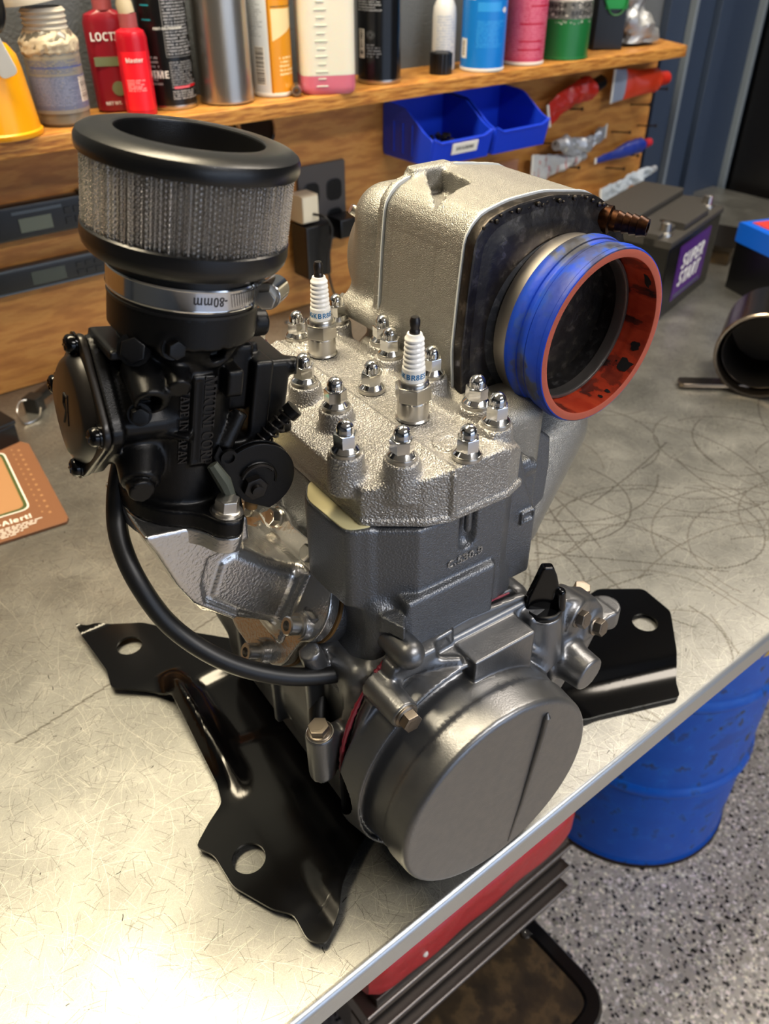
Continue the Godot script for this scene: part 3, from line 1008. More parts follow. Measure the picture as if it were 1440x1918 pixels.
	g = Geo.new(); g.lathe(move(V(0, 0.104, 0)), [Vector2(0.0115, 0), Vector2(0.0115, 0.016), Vector2(0.0, 0.016)], 20); part("collar", g, M.collar_pink, t, 1.0)
	g = Geo.new(); g.lathe(Transform3D(Basis(V(0, 0, 1), 0.18), V(0, 0.12, 0)), [Vector2(0.0105, 0), Vector2(0.0105, 0.012), Vector2(0.0085, 0.016), Vector2(0.004, 0.07), Vector2(0, 0.072)], 18); part("nozzle", g, cream, t, 1.0)
	g = Geo.new(); g.lathe(Transform3D(), [Vector2(0.0207, 0.008), Vector2(0.0207, 0.078)], 32)
	im = canvas("c01024", 256, 256); im.fill_rect(Rect2i(92, 0, 74, 256), Color("e81a2a")); print_rows(im, Rect2i(100, 120, 60, 60), 9, Color("f0b8b8"), 0.6)
	part("label", g, printed(im), t, 1.0)
	word(t, "blaster", 0.005, V(0, 0.068, 0), ink, 0.021)
	# black spray can with a white text panel
	im = canvas("0a0a0b")
	print_rows(im, Rect2i(262, 0, 120, 330), 11, Color("b9b9bb")); print_rows(im, Rect2i(262, 350, 120, 100), 9, Color("a2a2a4"))
	im.fill_rect(Rect2i(268, 440, 60, 9), Color("d9606c")); im.fill_rect(Rect2i(330, 438, 52, 10), Color("c01524")); print_rows(im, Rect2i(262, 456, 120, 40), 9, Color("c9c9c9"))
	im.fill_rect(Rect2i(256, 0, 2, 330), Color("8a8a8a")); im.fill_rect(Rect2i(256, 332, 128, 2), Color("8a8a8a"))
	for y in [70, 150, 200]: im.fill_rect(Rect2i(186, y, 34, 5), Color("1f93a3"))
	print_rows(im, Rect2i(186, 330, 46, 120), 16, Color("8f8f92"), 0.7)
	t = spray_can("spray_can", "black spray can with a tall white text panel, between red and bare metal bottles", 0.571, -1.203, 0.034, printed(im, 0.3), M.zinc_steel)
	word(t, "KEEP OUT OF REACH OF CHILDREN", 0.0028, V(0, 0.137, 0), ink, 0.0342, 0.35)
	word(t, "FIRST AID TREATMENT", 0.0028, V(0, 0.1, 0), ink, 0.0342, 0.22)
	word(t, "DIME", 0.009, V(0, 0.045, 0), ink, 0.0342, -0.45)
	# bare aluminium bottle with marker on its shoulder
	t = thing("metal_bottle", "tall bare aluminium bottle with black marker letters near its top", "bottle", V(0.651, TOP, -1.187))
	turn_to_camera(t)
	g = Geo.new()
	g.lathe(Transform3D(), [Vector2(0, 0.002), Vector2(0.036, 0), Vector2(0.0392, 0.002), Vector2(0.0396, 0.006), Vector2(0.0388, 0.008), Vector2(0.0388, 0.16), Vector2(0.036, 0.175), Vector2(0.02, 0.195), Vector2(0.014, 0.205), Vector2(0.014, 0.225), Vector2(0, 0.225)], 44)
	part("body", g, mat("bare_aluminium", "b4afa8", 0.3, 0.95), t, 1.0)
	g = Geo.new(); g.lathe(move(V(0, 0.222, 0)), [Vector2(0.016, 0), Vector2(0.016, 0.018), Vector2(0, 0.018)], 20); part("cap", g, M.plastic_black, t, 1.0)
	word(t, "BRAKLEEN", 0.012, V(0, 0.152, 0), M.marker_ink, 0.0389, 0.0, 0.9)
	# orange can
	im = canvas("d08a16")
	im.fill_rect(Rect2i(110, 0, 150, 512), Color("c9ced2")); print_rows(im, Rect2i(120, 0, 120, 300), 9, Color("8f959c")); barcode(im, Rect2i(190, 330, 50, 150), true)
	im.fill_rect(Rect2i(262, 0, 6, 512), Color("9c5f0c")); im.fill_rect(Rect2i(276, 180, 130, 4), Color("4a3a18"))
	for i in 130: im.fill_rect(Rect2i(276 + i, 190, 1, 120 - i / 2), Color("e8cf9c"))
	print_rows(im, Rect2i(300, 370, 90, 90), 16, Color("f2d9a8"), 0.7)
	t = spray_can("spray_can", "orange spray can with a white text panel, beside the bare metal bottle", 0.735, -1.192, 0.030, printed(im), M.white_paint, -0.15)
	word(t, "Spray", 0.011, V(0, 0.138, 0), ink, 0.0302, 0.62)
	# small fitting
	t = thing("hose_fitting", "small grey metal hose fitting lying on the shelf beside the milky jug", "fitting", V(0.752, TOP, -1.155))
	turn_to_camera(t)
	g = Geo.new(); g.lathe(along(V(0, 0.0085, -0.012), V(0, 0, 1)), [Vector2(0.004, 0.02), Vector2(0.004, 0.0), Vector2(0.0085, 0), Vector2(0.0085, 0.014), Vector2(0.0065, 0.02), Vector2(0.004, 0.02)], 18); part("body", g, M.zinc_steel, t, 1.0)
	# milky jug with pink fluid
	t = thing("plastic_jug", "milky plastic jug with a little pink fluid at the bottom and level ridges", "jug", V(0.815, TOP, -1.166))
	turn_to_camera(t, 0.18)
	var skin := mat("jug_plastic", "d6d2c4", 0.35, 0.0, {"subsurf_scatter_enabled": true, "subsurf_scatter_strength": 0.3})
	var fluid := mat("jug_fluid", "c4677c", 0.3, 0.0, {"subsurf_scatter_enabled": true, "subsurf_scatter_strength": 0.3})
	var ring := func(y: float, k: float) -> PackedVector3Array:
		var row := PackedVector3Array()
		for q in rounded(poly([-0.042 * k, -0.034 * k, 0.042 * k, -0.034 * k, 0.042 * k, 0.034 * k, -0.042 * k, 0.034 * k]), 0.018, 6): row.append(V(q.x, y, q.y))
		return row
	g = Geo.new(); g.rings([ring.call(0.0, 0.9), ring.call(0.004, 0.98), ring.call(0.01, 1.0), ring.call(0.026, 1.0)]); part("fluid_level", g, fluid, t, 1.0)
	g = Geo.new()
	var jr := []
	for i in 18: jr.append(ring.call(0.026 + i * 0.0088, 1.0))
	jr.append(ring.call(0.19, 0.85)); jr.append(ring.call(0.21, 0.4)); jr.append(ring.call(0.23, 0.35))
	g.rings(jr); part("body", g, skin, t, 1.0)
	g = Geo.new()
	for i in 16: g.box(move(V(-0.012, 0.012 + i * 0.01, 0.0342)), V(0.012 if i % 2 else 0.018, 0.0016, 0.0016), 0.0004)
	part("level_ridge", g, skin, t, 1.0)
	im = canvas("cfcabd", 256, 512); print_rows(im, Rect2i(20, 40, 210, 330), 16, Color("6d6a86")); im.fill_rect(Rect2i(0, 0, 256, 34), Color("c8b93c")); barcode(im, Rect2i(60, 390, 130, 110))
	g = Geo.new()
	var lx := 0.0424
	g.tri(V(lx, 0.04, 0.018), V(lx, 0.165, 0.018), V(lx, 0.165, -0.02), Vector2(0, 1), Vector2(0, 0), Vector2(1, 0))
	g.tri(V(lx, 0.04, 0.018), V(lx, 0.165, -0.02), V(lx, 0.04, -0.02), Vector2(0, 1), Vector2(1, 0), Vector2(1, 1))
	part("side_label", g, printed(im), t, 1.0)
	# second black can
	im = canvas("0b0c0f")
	print_rows(im, Rect2i(160, 0, 110, 240), 11, Color("a9abb0")); barcode(im, Rect2i(166, 300, 30, 120), true)
	print_rows(im, Rect2i(206, 360, 70, 70), 12, Color("7d7f86"), 0.7)
	for a in 60:
		for k in 3: im.set_pixel(222 + int(cos(a * 0.105) * (8 + k * 5)), 322 + int(sin(a * 0.105) * (8 + k * 5)), Color("b5b7bc"))
	t = spray_can("spray_can", "glossy black spray can with a gold oval emblem, right of the milky jug", 0.934, -1.184, 0.035, printed(im, 0.22), M.zinc_steel)
	g = Geo.new()
	for i in 24:
		var a := TAU * i / 24
		var b := TAU * (i + 1) / 24
		var f := func(u: float, k: float) -> Vector3: return V(sin(0.75 + cos(u) * 0.15 * k) * 0.0353, 0.135 + sin(u) * 0.017 * k, cos(0.75 + cos(u) * 0.15 * k) * 0.0353)
		g.quad(f.call(a, 1.0), f.call(b, 1.0), f.call(b, 0.86), f.call(a, 0.86))
	part("oval_emblem", g, gold, t, 1.0)
	word(t, "Tabor", 0.006, V(0, 0.139, 0), gold, 0.0352, 0.75)
	# black cap
	t = thing("can_cap", "small ribbed black plastic cap standing on the shelf in front of the white bottle", "cap", V(1.066, TOP, -1.180))
	g = Geo.new()
	var cp := PackedVector2Array()
	for i in 48: cp.append(Vector2(cos(TAU * i / 48), sin(TAU * i / 48)) * (0.0195 if i % 2 else 0.0187))
	g.prism(Transform3D(Basis(V(1, 0, 0), -PI / 2), Vector3.ZERO), cp, 0.032, 0.001, true); part("shell", g, M.plastic_black, t, 1.0)
	g = Geo.new(); g.lathe(move(V(0, 0.032, 0)), [Vector2(0.018, -0.0005), Vector2(0.016, 0.001), Vector2(0.0155, -0.001), Vector2(0, -0.001)], 30); part("top", g, M.plastic_black, t, 1.0)
	# slim white bottle
	im = canvas("c9cacd", 256, 256); print_rows(im, Rect2i(100, 60, 70, 150), 8, Color("9aa4bb"), 0.9)
	t = thing("white_bottle", "slim white spray bottle with a red top, behind the black cap", "bottle", V(1.100, TOP, -1.2125))
	turn_to_camera(t)
	g = Geo.new(); g.lathe(Transform3D(), [Vector2(0, 0), Vector2(0.019, 0), Vector2(0.0205, 0.002), Vector2(0.0205, 0.082), Vector2(0.019, 0.095), Vector2(0.014, 0.106), Vector2(0.009, 0.111)], 30); part("body", g, printed(im), t, 1.0)
	g = Geo.new(); g.lathe(move(V(0, 0.109, 0)), [Vector2(0.0105, 0), Vector2(0.0105, 0.02), Vector2(0.007, 0.03), Vector2(0, 0.03)], 20); part("red_top", g, M.bottle_red, t, 1.0)
	# blue, pink cans
	im = canvas("0d6fc4")
	im.fill_rect(Rect2i(150, 0, 70, 210), Color("c8ccd0")); im.fill_rect(Rect2i(150, 380, 40, 90), Color("c8ccd0")); barcode(im, Rect2i(156, 388, 28, 74), true)
	print_rows(im, Rect2i(160, 130, 40, 70), 12, Color("6a7a90")); im.fill_rect(Rect2i(230, 220, 90, 40), Color("2a8ad6")); print_rows(im, Rect2i(230, 300, 110, 120), 10, Color("3d97dc"))
	for i in 14: im.fill_rect(Rect2i(340 - i, 240 + i, 2 * i + 1, 1), Color("d8d0d0")); im.fill_rect(Rect2i(340 - i, 268 - i, 2 * i + 1, 1), Color("d8d0d0"))
	spray_can("spray_can", "bright blue spray can with a white corner panel, on the shelf over the blue bins", 1.152, -1.168, 0.038, printed(im), M.white_paint)
	im = canvas("b0415f"); print_rows(im, Rect2i(150, 0, 240, 500), 9, Color("c9788c"))
	for y in [250, 330, 410, 450]: im.fill_rect(Rect2i(rng.randi_range(170, 300), y, 100, 8), Color("a01030"))
	spray_can("spray_can", "pink and red spray can covered in small print, beside the blue can", 1.262, -1.175, 0.038, printed(im), M.white_paint)
	# green tin
	im = canvas("14602f")
	im.fill_rect(Rect2i(150, 0, 260, 260), Color("bdb9b0")); im.fill_rect(Rect2i(176, 0, 200, 190), Color("b4404a")); im.fill_rect(Rect2i(262, 40, 44, 40), Color("3f8f9a"))
	im.fill_rect(Rect2i(150, 215, 270, 92), Color("5a5a58")); print_rows(im, Rect2i(190, 226, 200, 76), 38, Color("2a2a2a"), 0.95)
	for i in 260: im.fill_rect(Rect2i(rng.randi_range(170, 400), rng.randi_range(120, 330), rng.randi_range(2, 9), rng.randi_range(2, 7)), [Color("c9c6be"), Color("3a3a38"), Color("8e8b85")][i % 3])
	t = thing("paint_tin", "large green tin with a torn red and white label and a grey band", "tin", V(1.377, TOP, -1.186))
	turn_to_camera(t)
	g = Geo.new(); g.lathe(Transform3D(), [Vector2(0.0515, 0.004), Vector2(0.0515, 0.16)], 44); part("body", g, printed(im, 0.35), t, 1.0)
	g = Geo.new(); g.lathe(Transform3D(), [Vector2(0, 0.003), Vector2(0.0505, 0), Vector2(0.0527, 0.001), Vector2(0.0527, 0.004), Vector2(0.0515, 0.0045)], 44); part("base_rim", g, mat("tin_green", "14602f", 0.35), t, 1.0)
	g = Geo.new(); g.lathe(Transform3D(), [Vector2(0.0515, 0.16), Vector2(0.053, 0.162), Vector2(0.0505, 0.165), Vector2(0.03, 0.163), Vector2(0, 0.163)], 44); part("lid", g, M.zinc_steel, t, 1.0)
	# green and black bottle-shaped carton
	t = thing("oil_carton", "black and green oil container with a thin wire loop, near the shelf's right end", "container", V(1.535, TOP, -1.210))
	turn_to_camera(t, 0.3)
	g = Geo.new(); g.box(move(V(0, 0.08, 0)), V(0.062, 0.16, 0.055), 0.004); part("body", g, M.plastic_black, t, 1.0)
	g = Geo.new(); g.box(move(V(0.008, 0.115, 0.0286)), V(0.044, 0.088, 0.003), 0.0008); part("green_panel", g, mat("panel_green", "0f7a35", 0.35), t, 1.0)
	g = Geo.new(); g.tube(curve([V(-0.02, 0.09, 0.032), V(0.0, 0.062, 0.033), V(0.024, 0.075, 0.033), V(0.03, 0.15, 0.03)]), 0.0015, 6); part("wire_loop", g, M.tin_green, t, 1.0)
	# crumpled silver pouch
	t = thing("foil_pouch", "crumpled silvery pouch slumped at the right end of the shelf", "pouch", V(1.635, TOP, -1.205))
	g = Geo.new()
	var wob := FastNoiseLite.new()
	wob.frequency = 28.0; wob.fractal_octaves = 3
	rows = []
	for j in 22:
		var v := j / 21.0
		var row := PackedVector3Array()
		for i in 40:
			var a := TAU * i / 40
			var r := lerpf(0.042, 0.022, smoothstep(0.15, 0.6, v)) * (1.0 if j else 0.0)
			if j == 21: r *= 0.4
			var q := V(sin(a) * r * 1.25 - 0.03 * smoothstep(0.1, 0.5, v), maxf(v * 0.13, 0.0), cos(a) * r * 0.8)
			r = wob.get_noise_3d(q.x * 1.0, q.y, q.z) * 0.012
			row.append(q + V(sin(a) * r, 0.0 if j == 0 else absf(r) * 0.6, cos(a) * r))
		rows.append(row)
	g.rings(rows)
	part("body", g, mat("foil", "9a9c9e", 0.34, 0.5), t, 1.0, 24.0)

# ------------------------------------------------------------------ things on the plywood board
func squeezed_tube(called: String, label: String, a: Vector3, b: Vector3, w: float, r: float, m: Material, cap: Material, bend: float, crush: float, seed_: int, rel := 0.0) -> Node3D:   # a: crimped end, b: cap end
	var t := thing(called, label, "tube", a, 0.0, "tubes hung on the board's nails")
	var d := b - a
	var x := d.normalized()
	var n := V(0, 0, 1)
	n = (n - x * x.dot(n)).normalized()
	var s := n.cross(x)
	var wob := FastNoiseLite.new()
	wob.seed = seed_; wob.frequency = 22.0; wob.fractal_octaves = 3
	var rows := []
	for j in 26:
		var v := j / 25.0
		var row := PackedVector3Array()
		var k := smoothstep(0.0, 0.75, v)
		var ww := lerpf(w, r, k) if v < 0.93 else r * lerpf(1.0, 0.45, (v - 0.93) / 0.07)
		var tt := lerpf(0.0012, r * (1.0 - crush * 0.5), k) if v < 0.93 else ww
		for i in 28:
			var c := TAU * i / 28
			var q := d * v + s * (cos(c) * ww + sin(v * PI) * bend) + n * (sin(c) * tt)
			var f := wob.get_noise_3dv(q) * crush * 0.014 * smoothstep(0.02, 0.2, v) * smoothstep(1.0, 0.85, v)
			row.append(q + s * cos(c) * f * 0.6 + n * sin(c) * f)
		rows.append(row)
	var g := Geo.new()
	g.rings(rows, true, true, true)
	part("body", g, m, t, 1.0, 30.0)
	g = Geo.new()
	g.lathe(along(d * 0.995, x), [Vector2(r * 0.45, 0), Vector2(r * 0.62, 0.001), Vector2(r * 0.55, r * 1.2), Vector2(0, r * 1.2)], 16)
	part("cap", g, cap, t, 1.0)
	g = Geo.new()
	g.box(Transform3D(Basis(x, s, n), x * 0.002), V(0.006, w * 2.04, 0.0026), 0.0004)
	part("crimp", g, M.label_white, t, 1.0)
	return t

func board_goods() -> void:
	var g: Geo
	var t: Node3D
	var zb := -1.24
	# two hanging bins
	for k in 2:
		var x0 := 0.985 + k * 0.148
		t = thing("storage_bin", ["blue hanging plastic bin with a paper label on its front, left of two", "blue hanging plastic bin without a label, right of the labelled one"][k], "storage bin", V(x0, 0.242, zb + 0.002), 0.0, "blue bins under the shelf")
		var side := rounded(poly([0, 0, 0.125, 0.0, 0.135, 0.044, 0.115, 0.05, 0.062, 0.084, 0, 0.088]), 0.01, 3)
		for s in 2:
			g = Geo.new(); g.prism(Transform3D(Basis(V(0, 0, 1), V(0, 1, 0), V(-1, 0, 0)), V(0.003 + s * 0.139, 0, 0)), side, 0.003, 0.0006)
			for q in [0.03, 0.055, 0.08]: g.box(move(V(0.0 if s == 0 else 0.142, 0.035, q)), V(0.0036, 0.05, 0.004), 0.0008)
			part("side", g, M.bin_blue, t, 1.0)
		g = Geo.new(); g.box(move(V(0.071, 0.0015, 0.063)), V(0.139, 0.003, 0.126), 0.0006)
		g.box(move(V(0.071, 0.044, 0.0015)), V(0.139, 0.088, 0.003), 0.0006)
		part("tray", g, M.bin_blue, t, 1.0)
		g = Geo.new(); g.prism(Transform3D(Basis(V(1, 0, 0), V(0, 0.975, 0.22), V(0, -0.22, 0.975)), V(0.003, 0, 0.124)), poly([0, 0, 0.136, 0, 0.136, 0.044, 0.118, 0.036, 0.018, 0.036, 0, 0.044]), 0.003, 0.0006)
		g.tube([V(0.003, 0.045, 0.135), V(0.02, 0.037, 0.134), V(0.12, 0.037, 0.134), V(0.139, 0.045, 0.135)], 0.0025, 6)
		part("front_lip", g, M.bin_blue, t, 1.0)
		if k == 0:
			g = Geo.new(); g.box(Transform3D(Basis(V(1, 0, 0), 0.22), V(0.075, 0.024, 0.1345)), V(0.06, 0.018, 0.0012)); part("paper_label", g, M.label_white, t, 1.0)
			g = Geo.new(); lettering(g, "3/8 SCREWS", 0.0055, 0.0005, Transform3D(Basis(V(1, 0, 0), 0.22), V(0.075, 0.024, 0.1352))); part("lettering", g, M.marker_ink, t, 1.0)
	g = Geo.new()
	for i in 40:
		var c := V(rng.randf_range(0.995, 1.115), rng.randf_range(0.25, 0.266), zb + rng.randf_range(0.03, 0.115))
		g.prism(face(c, V(rng.randf_range(-1, 1), 1, rng.randf_range(-1, 1))), ngon(6, 0.006), 0.006, 0.0008)
	var heap := part("screws", g, M.dark_steel, self, 1.0)
	tag(heap, "dark loose screws heaped in the labelled blue bin", "screws"); heap.set_meta("kind", "stuff")
	# tubes hung by the board's right end
	var im := canvas("d23a1a", 256, 256)
	im.fill_rect(Rect2i(0, 0, 256, 64), Color("8d98ab")); print_rows(im, Rect2i(120, 76, 120, 130), 18, Color("e8b9a8"), 0.8)
	var redprint := printed(im, 0.35)
	var silver := mat("tube_silver", "a9aeb6", 0.4, 0.5)
	var im2 := canvas("b8babc", 256, 256)
	for i in 22: print_rows(im2, Rect2i(rng.randi_range(0, 200), rng.randi_range(10, 220), 70, 22), 12, [Color("b03030"), Color("303030"), Color("8a2a2a")][i % 3])
	squeezed_tube("sealant_tube", "rolled red sealant tube with a dark cap, above the silver crumpled tube", V(1.385, 0.262, zb + 0.035), V(1.515, 0.303, zb + 0.035), 0.022, 0.024, mat("tube_red", "b32417", 0.35), M.plastic_black, 0.01, 0.9, 3)
	squeezed_tube("sealant_tube", "plump orange-red sealant tube with a grey crimped end, high on the board's right end", V(1.585, 0.296, zb + 0.03), V(1.735, 0.297, zb + 0.035), 0.032, 0.025, redprint, M.tube_red, 0.0, 0.25, 5)
	squeezed_tube("sealant_tube", "bare silver crumpled tube with its round cap towards the room", V(1.60, 0.206, zb + 0.02), V(1.425, 0.207, zb + 0.045), 0.014, 0.019, silver, silver, 0.016, 1.3, 8)
	squeezed_tube("sealant_tube", "flat white tube printed in red and black, below the silver crumpled tube", V(1.362, 0.158, zb + 0.025), V(1.51, 0.165, zb + 0.025), 0.032, 0.016, printed(im2, 0.4), silver, 0.0, 0.7, 11)
	squeezed_tube("sealant_tube", "small blue tube with a red tip, right of the red and black printed tube", V(1.575, 0.146, zb + 0.02), V(1.735, 0.163, zb + 0.03), 0.006, 0.016, mat("tube_blue", "1b2f86", 0.35), mat("tip_red", "a8202e", 0.4), 0.0, 0.4, 13)
	squeezed_tube("sealant_tube", "white twisted squeezed-out tube, lowest on the board's right end", V(1.60, 0.062, zb + 0.03), V(1.78, 0.098, zb + 0.03), 0.022, 0.013, mat("tube_white", "a9b3bd", 0.45), silver, 0.004, 1.3, 17)
	# clear bag
	t = thing("plastic_bag", "clear crinkled plastic bag hanging behind the printed white tube", "bag", V(1.28, 0.11, zb + 0.004))
	g = Geo.new()
	var rows := []
	var wob := FastNoiseLite.new()
	wob.frequency = 30.0
	for j in 12:
		var row := PackedVector3Array()
		for i in 24:
			var a := TAU * i / 24
			var q := V(cos(a) * 0.05, j * 0.007, 0.012 + sin(a) * 0.009)
			row.append(q + V(0, 0, wob.get_noise_3dv(q) * 0.006 + 0.002))
		rows.append(row)
	g.rings(rows)
	part("film", g, mat("clear_film", "b8897a", 0.22, 0.0), t, 1.0)
	M.clear_film.transparency = BaseMaterial3D.TRANSPARENCY_ALPHA; M.clear_film.albedo_color.a = 0.28
	# nails
	var spots := [[1.47, 0.262], [1.645, 0.195], [1.738, 0.197], [1.70, 0.279], [1.69, 0.14], [1.40, 0.205], [1.485, 0.145], [1.755, 0.271], [1.70, 0.245], [1.645, 0.118]]
	var where := ["under the rolled red tube", "low in the middle of the board's right end", "nearest the board's right edge at mid height", "under the crimped end of the orange-red tube", "under the small blue tube", "beside the cap of the silver tube", "under the printed white tube", "under the cap of the orange-red tube", "between the orange-red tube and the silver tube", "just above the white twisted tube"]
	for i in spots.size():
		t = thing("nail", "dark bent nail driven into the plywood " + where[i], "nail", V(spots[i][0], spots[i][1], zb), 0.0, "nails in the plywood")
		g = Geo.new(); g.lathe(along(Vector3.ZERO, V(0.1, 0.12, 1)), [Vector2(0.0016, -0.006), Vector2(0.0016, 0.046), Vector2(0.004, 0.0465), Vector2(0.004, 0.048), Vector2(0, 0.0484)], 8); part("shank", g, M.nail_steel, t, 1.0)
	# wall socket with plugs
	t = thing("wall_socket", "dark grey double wall socket plate on the plywood, chargers plugged into it", "wall socket", V(0.846, 0.18, zb))
	g = Geo.new(); g.prism(Transform3D(), rounded(poly([-0.05, -0.067, 0.05, -0.067, 0.05, 0.067, -0.05, 0.067]), 0.004), 0.006, 0.0015, true); part("plate", g, mat("plate_grey", "4b4746", 0.4), t, 1.0)
	for s in [[-0.024, 0.02], [0.024, 0.02], [-0.024, -0.03], [0.024, -0.03]]:
		g = Geo.new(); g.prism(move(V(s[0], s[1], 0.005)), rounded(poly([-0.016, -0.018, 0.016, -0.018, 0.016, 0.018, -0.016, 0.018]), 0.012, 5), 0.003, 0.0008, true); part("socket", g, M.plastic_black, t, 1.0)
	t = thing("usb_charger", "small white plug-in charger in the wall socket with a black cord", "charger", V(0.79, 0.189, zb + 0.007))
	g = Geo.new(); g.box(move(V(0, 0, 0.022)), V(0.034, 0.045, 0.044), 0.005); part("body", g, mat("charger_white", "d3cbb6", 0.35), t, 1.0)
	g = Geo.new(); g.tube(curve([V(0.004, -0.008, 0.044), V(0.012, -0.01, 0.066), V(0.022, -0.03, 0.072), V(0.014, -0.07, 0.072), V(0.012, -0.1, 0.07), V(0.03, -0.15, 0.06), V(0.07, -0.176, 0.03), V(0.12, -0.18, 0.05)]), 0.0022, 7); part("cord", g, M.hose_black, t, 1.0)
	t = thing("power_adapter", "tall black power adapter under the white charger", "power adapter", V(0.797, 0.118, zb + 0.009))
	g = Geo.new(); g.box(move(V(0, 0, 0.026)), V(0.05, 0.09, 0.05), 0.004); part("body", g, M.plastic_black, t, 1.0)
	g = Geo.new(); g.tube(curve([V(-0.01, -0.04, 0.03), V(-0.012, -0.07, 0.04), V(0.0, -0.1, 0.03), V(-0.02, -0.112, 0.06), V(-0.08, -0.11, 0.05)]), 0.0026, 7); part("cord", g, M.hose_black, t, 1.0)
	t = thing("power_adapter", "flat black power adapter right of the tall one", "power adapter", V(0.876, 0.143, zb + 0.009))
	g = Geo.new(); g.box(move(V(0, 0, 0.022)), V(0.052, 0.034, 0.042), 0.004); part("body", g, M.plastic_black, t, 1.0)
	g = Geo.new(); g.tube(curve([V(0.026, 0.004, 0.02), V(0.05, 0.006, 0.02), V(0.07, -0.02, 0.02), V(0.06, -0.08, 0.02), V(0.064, -0.12, 0.02), V(0.03, -0.136, 0.06)]), 0.0026, 7); part("cord", g, M.hose_black, t, 1.0)
	# round black lamp under the shelf
	t = thing("work_light", "round black lamp with a bright rim, hanging under the shelf behind the air filter", "lamp", V(0.71, 0.312, zb))
	g = Geo.new(); g.lathe(along(V(0, 0, 0.0), V(0.0, 0.5, 1)), [Vector2(0, 0), Vector2(0.02, 0), Vector2(0.03, 0.012), Vector2(0.032, 0.03), Vector2(0.0, 0.03)], 28); part("housing", g, M.plastic_black, t, 1.0)
	g = Geo.new(); g.lathe(along(V(0, 0, 0), V(0.0, 0.5, 1)), [Vector2(0.033, 0.028), Vector2(0.033, 0.034), Vector2(0.029, 0.035), Vector2(0.028, 0.031)], 28); part("bright_rim", g, M.chrome, t, 1.0)
	# two digital gauges
	for k in 2:
		var y: float = [0.2485, 0.171][k]
		var h: float = [0.047, 0.034][k]
		t = thing("digital_gauge", ["black digital gauge with a pale display, upper of two on the plywood", "black digital gauge in a grey-edged case, lower of two on the plywood"][k], "gauge", V(0.33, y, zb), 0.0, "digital gauges on the board")
		g = Geo.new(); g.box(move(V(0, 0, 0.012)), V(0.23, h, 0.022), 0.005); part("body", g, M.plastic_black, t, 1.0)
		g = Geo.new(); g.box(move(V(0.015, -0.004 if k == 0 else -0.001, 0.0234)), V(0.046 if k == 0 else 0.05, 0.019, 0.0015), 0.0003); part("display_glass", g, mat("lcd_%d" % k, ["5f665a", "3b423c"][k], 0.25), t, 1.0)
		for i in 6:
			g = Geo.new(); g.box(move(V(0.062 + (i % 3) * 0.014, (0.006 if i < 3 else -0.008) * (1.0 if k == 0 else 0.8), 0.0235)), V(0.01, 0.009 if k == 0 else 0.007, 0.002), 0.0006); part("button", g, M.hose_black, t, 1.0)
		if k == 0:
			g = Geo.new(); g.box(move(V(0.02, 0.0135, 0.0232)), V(0.07, 0.004, 0.001)); part("maker_strip", g, M.gauge_grey, t, 1.0)
			g = Geo.new(); g.box(move(V(0.1, 0.024, 0.012)), V(0.03, 0.006, 0.018), 0.002); part("top_tab", g, M.plastic_black, t, 1.0)
		else:
			g = Geo.new()
			for s in [-1, 1]: g.box(move(V(0, s * h * 0.47, 0.02)), V(0.21, 0.003, 0.008), 0.001)
			part("grey_edging", g, M.gauge_grey, t, 1.0)
			g = Geo.new(); g.box(move(V(0.118, 0.0, 0.012)), V(0.008, h * 0.9, 0.02), 0.003); part("red_end_cap", g, M.bottle_red, t, 1.0)

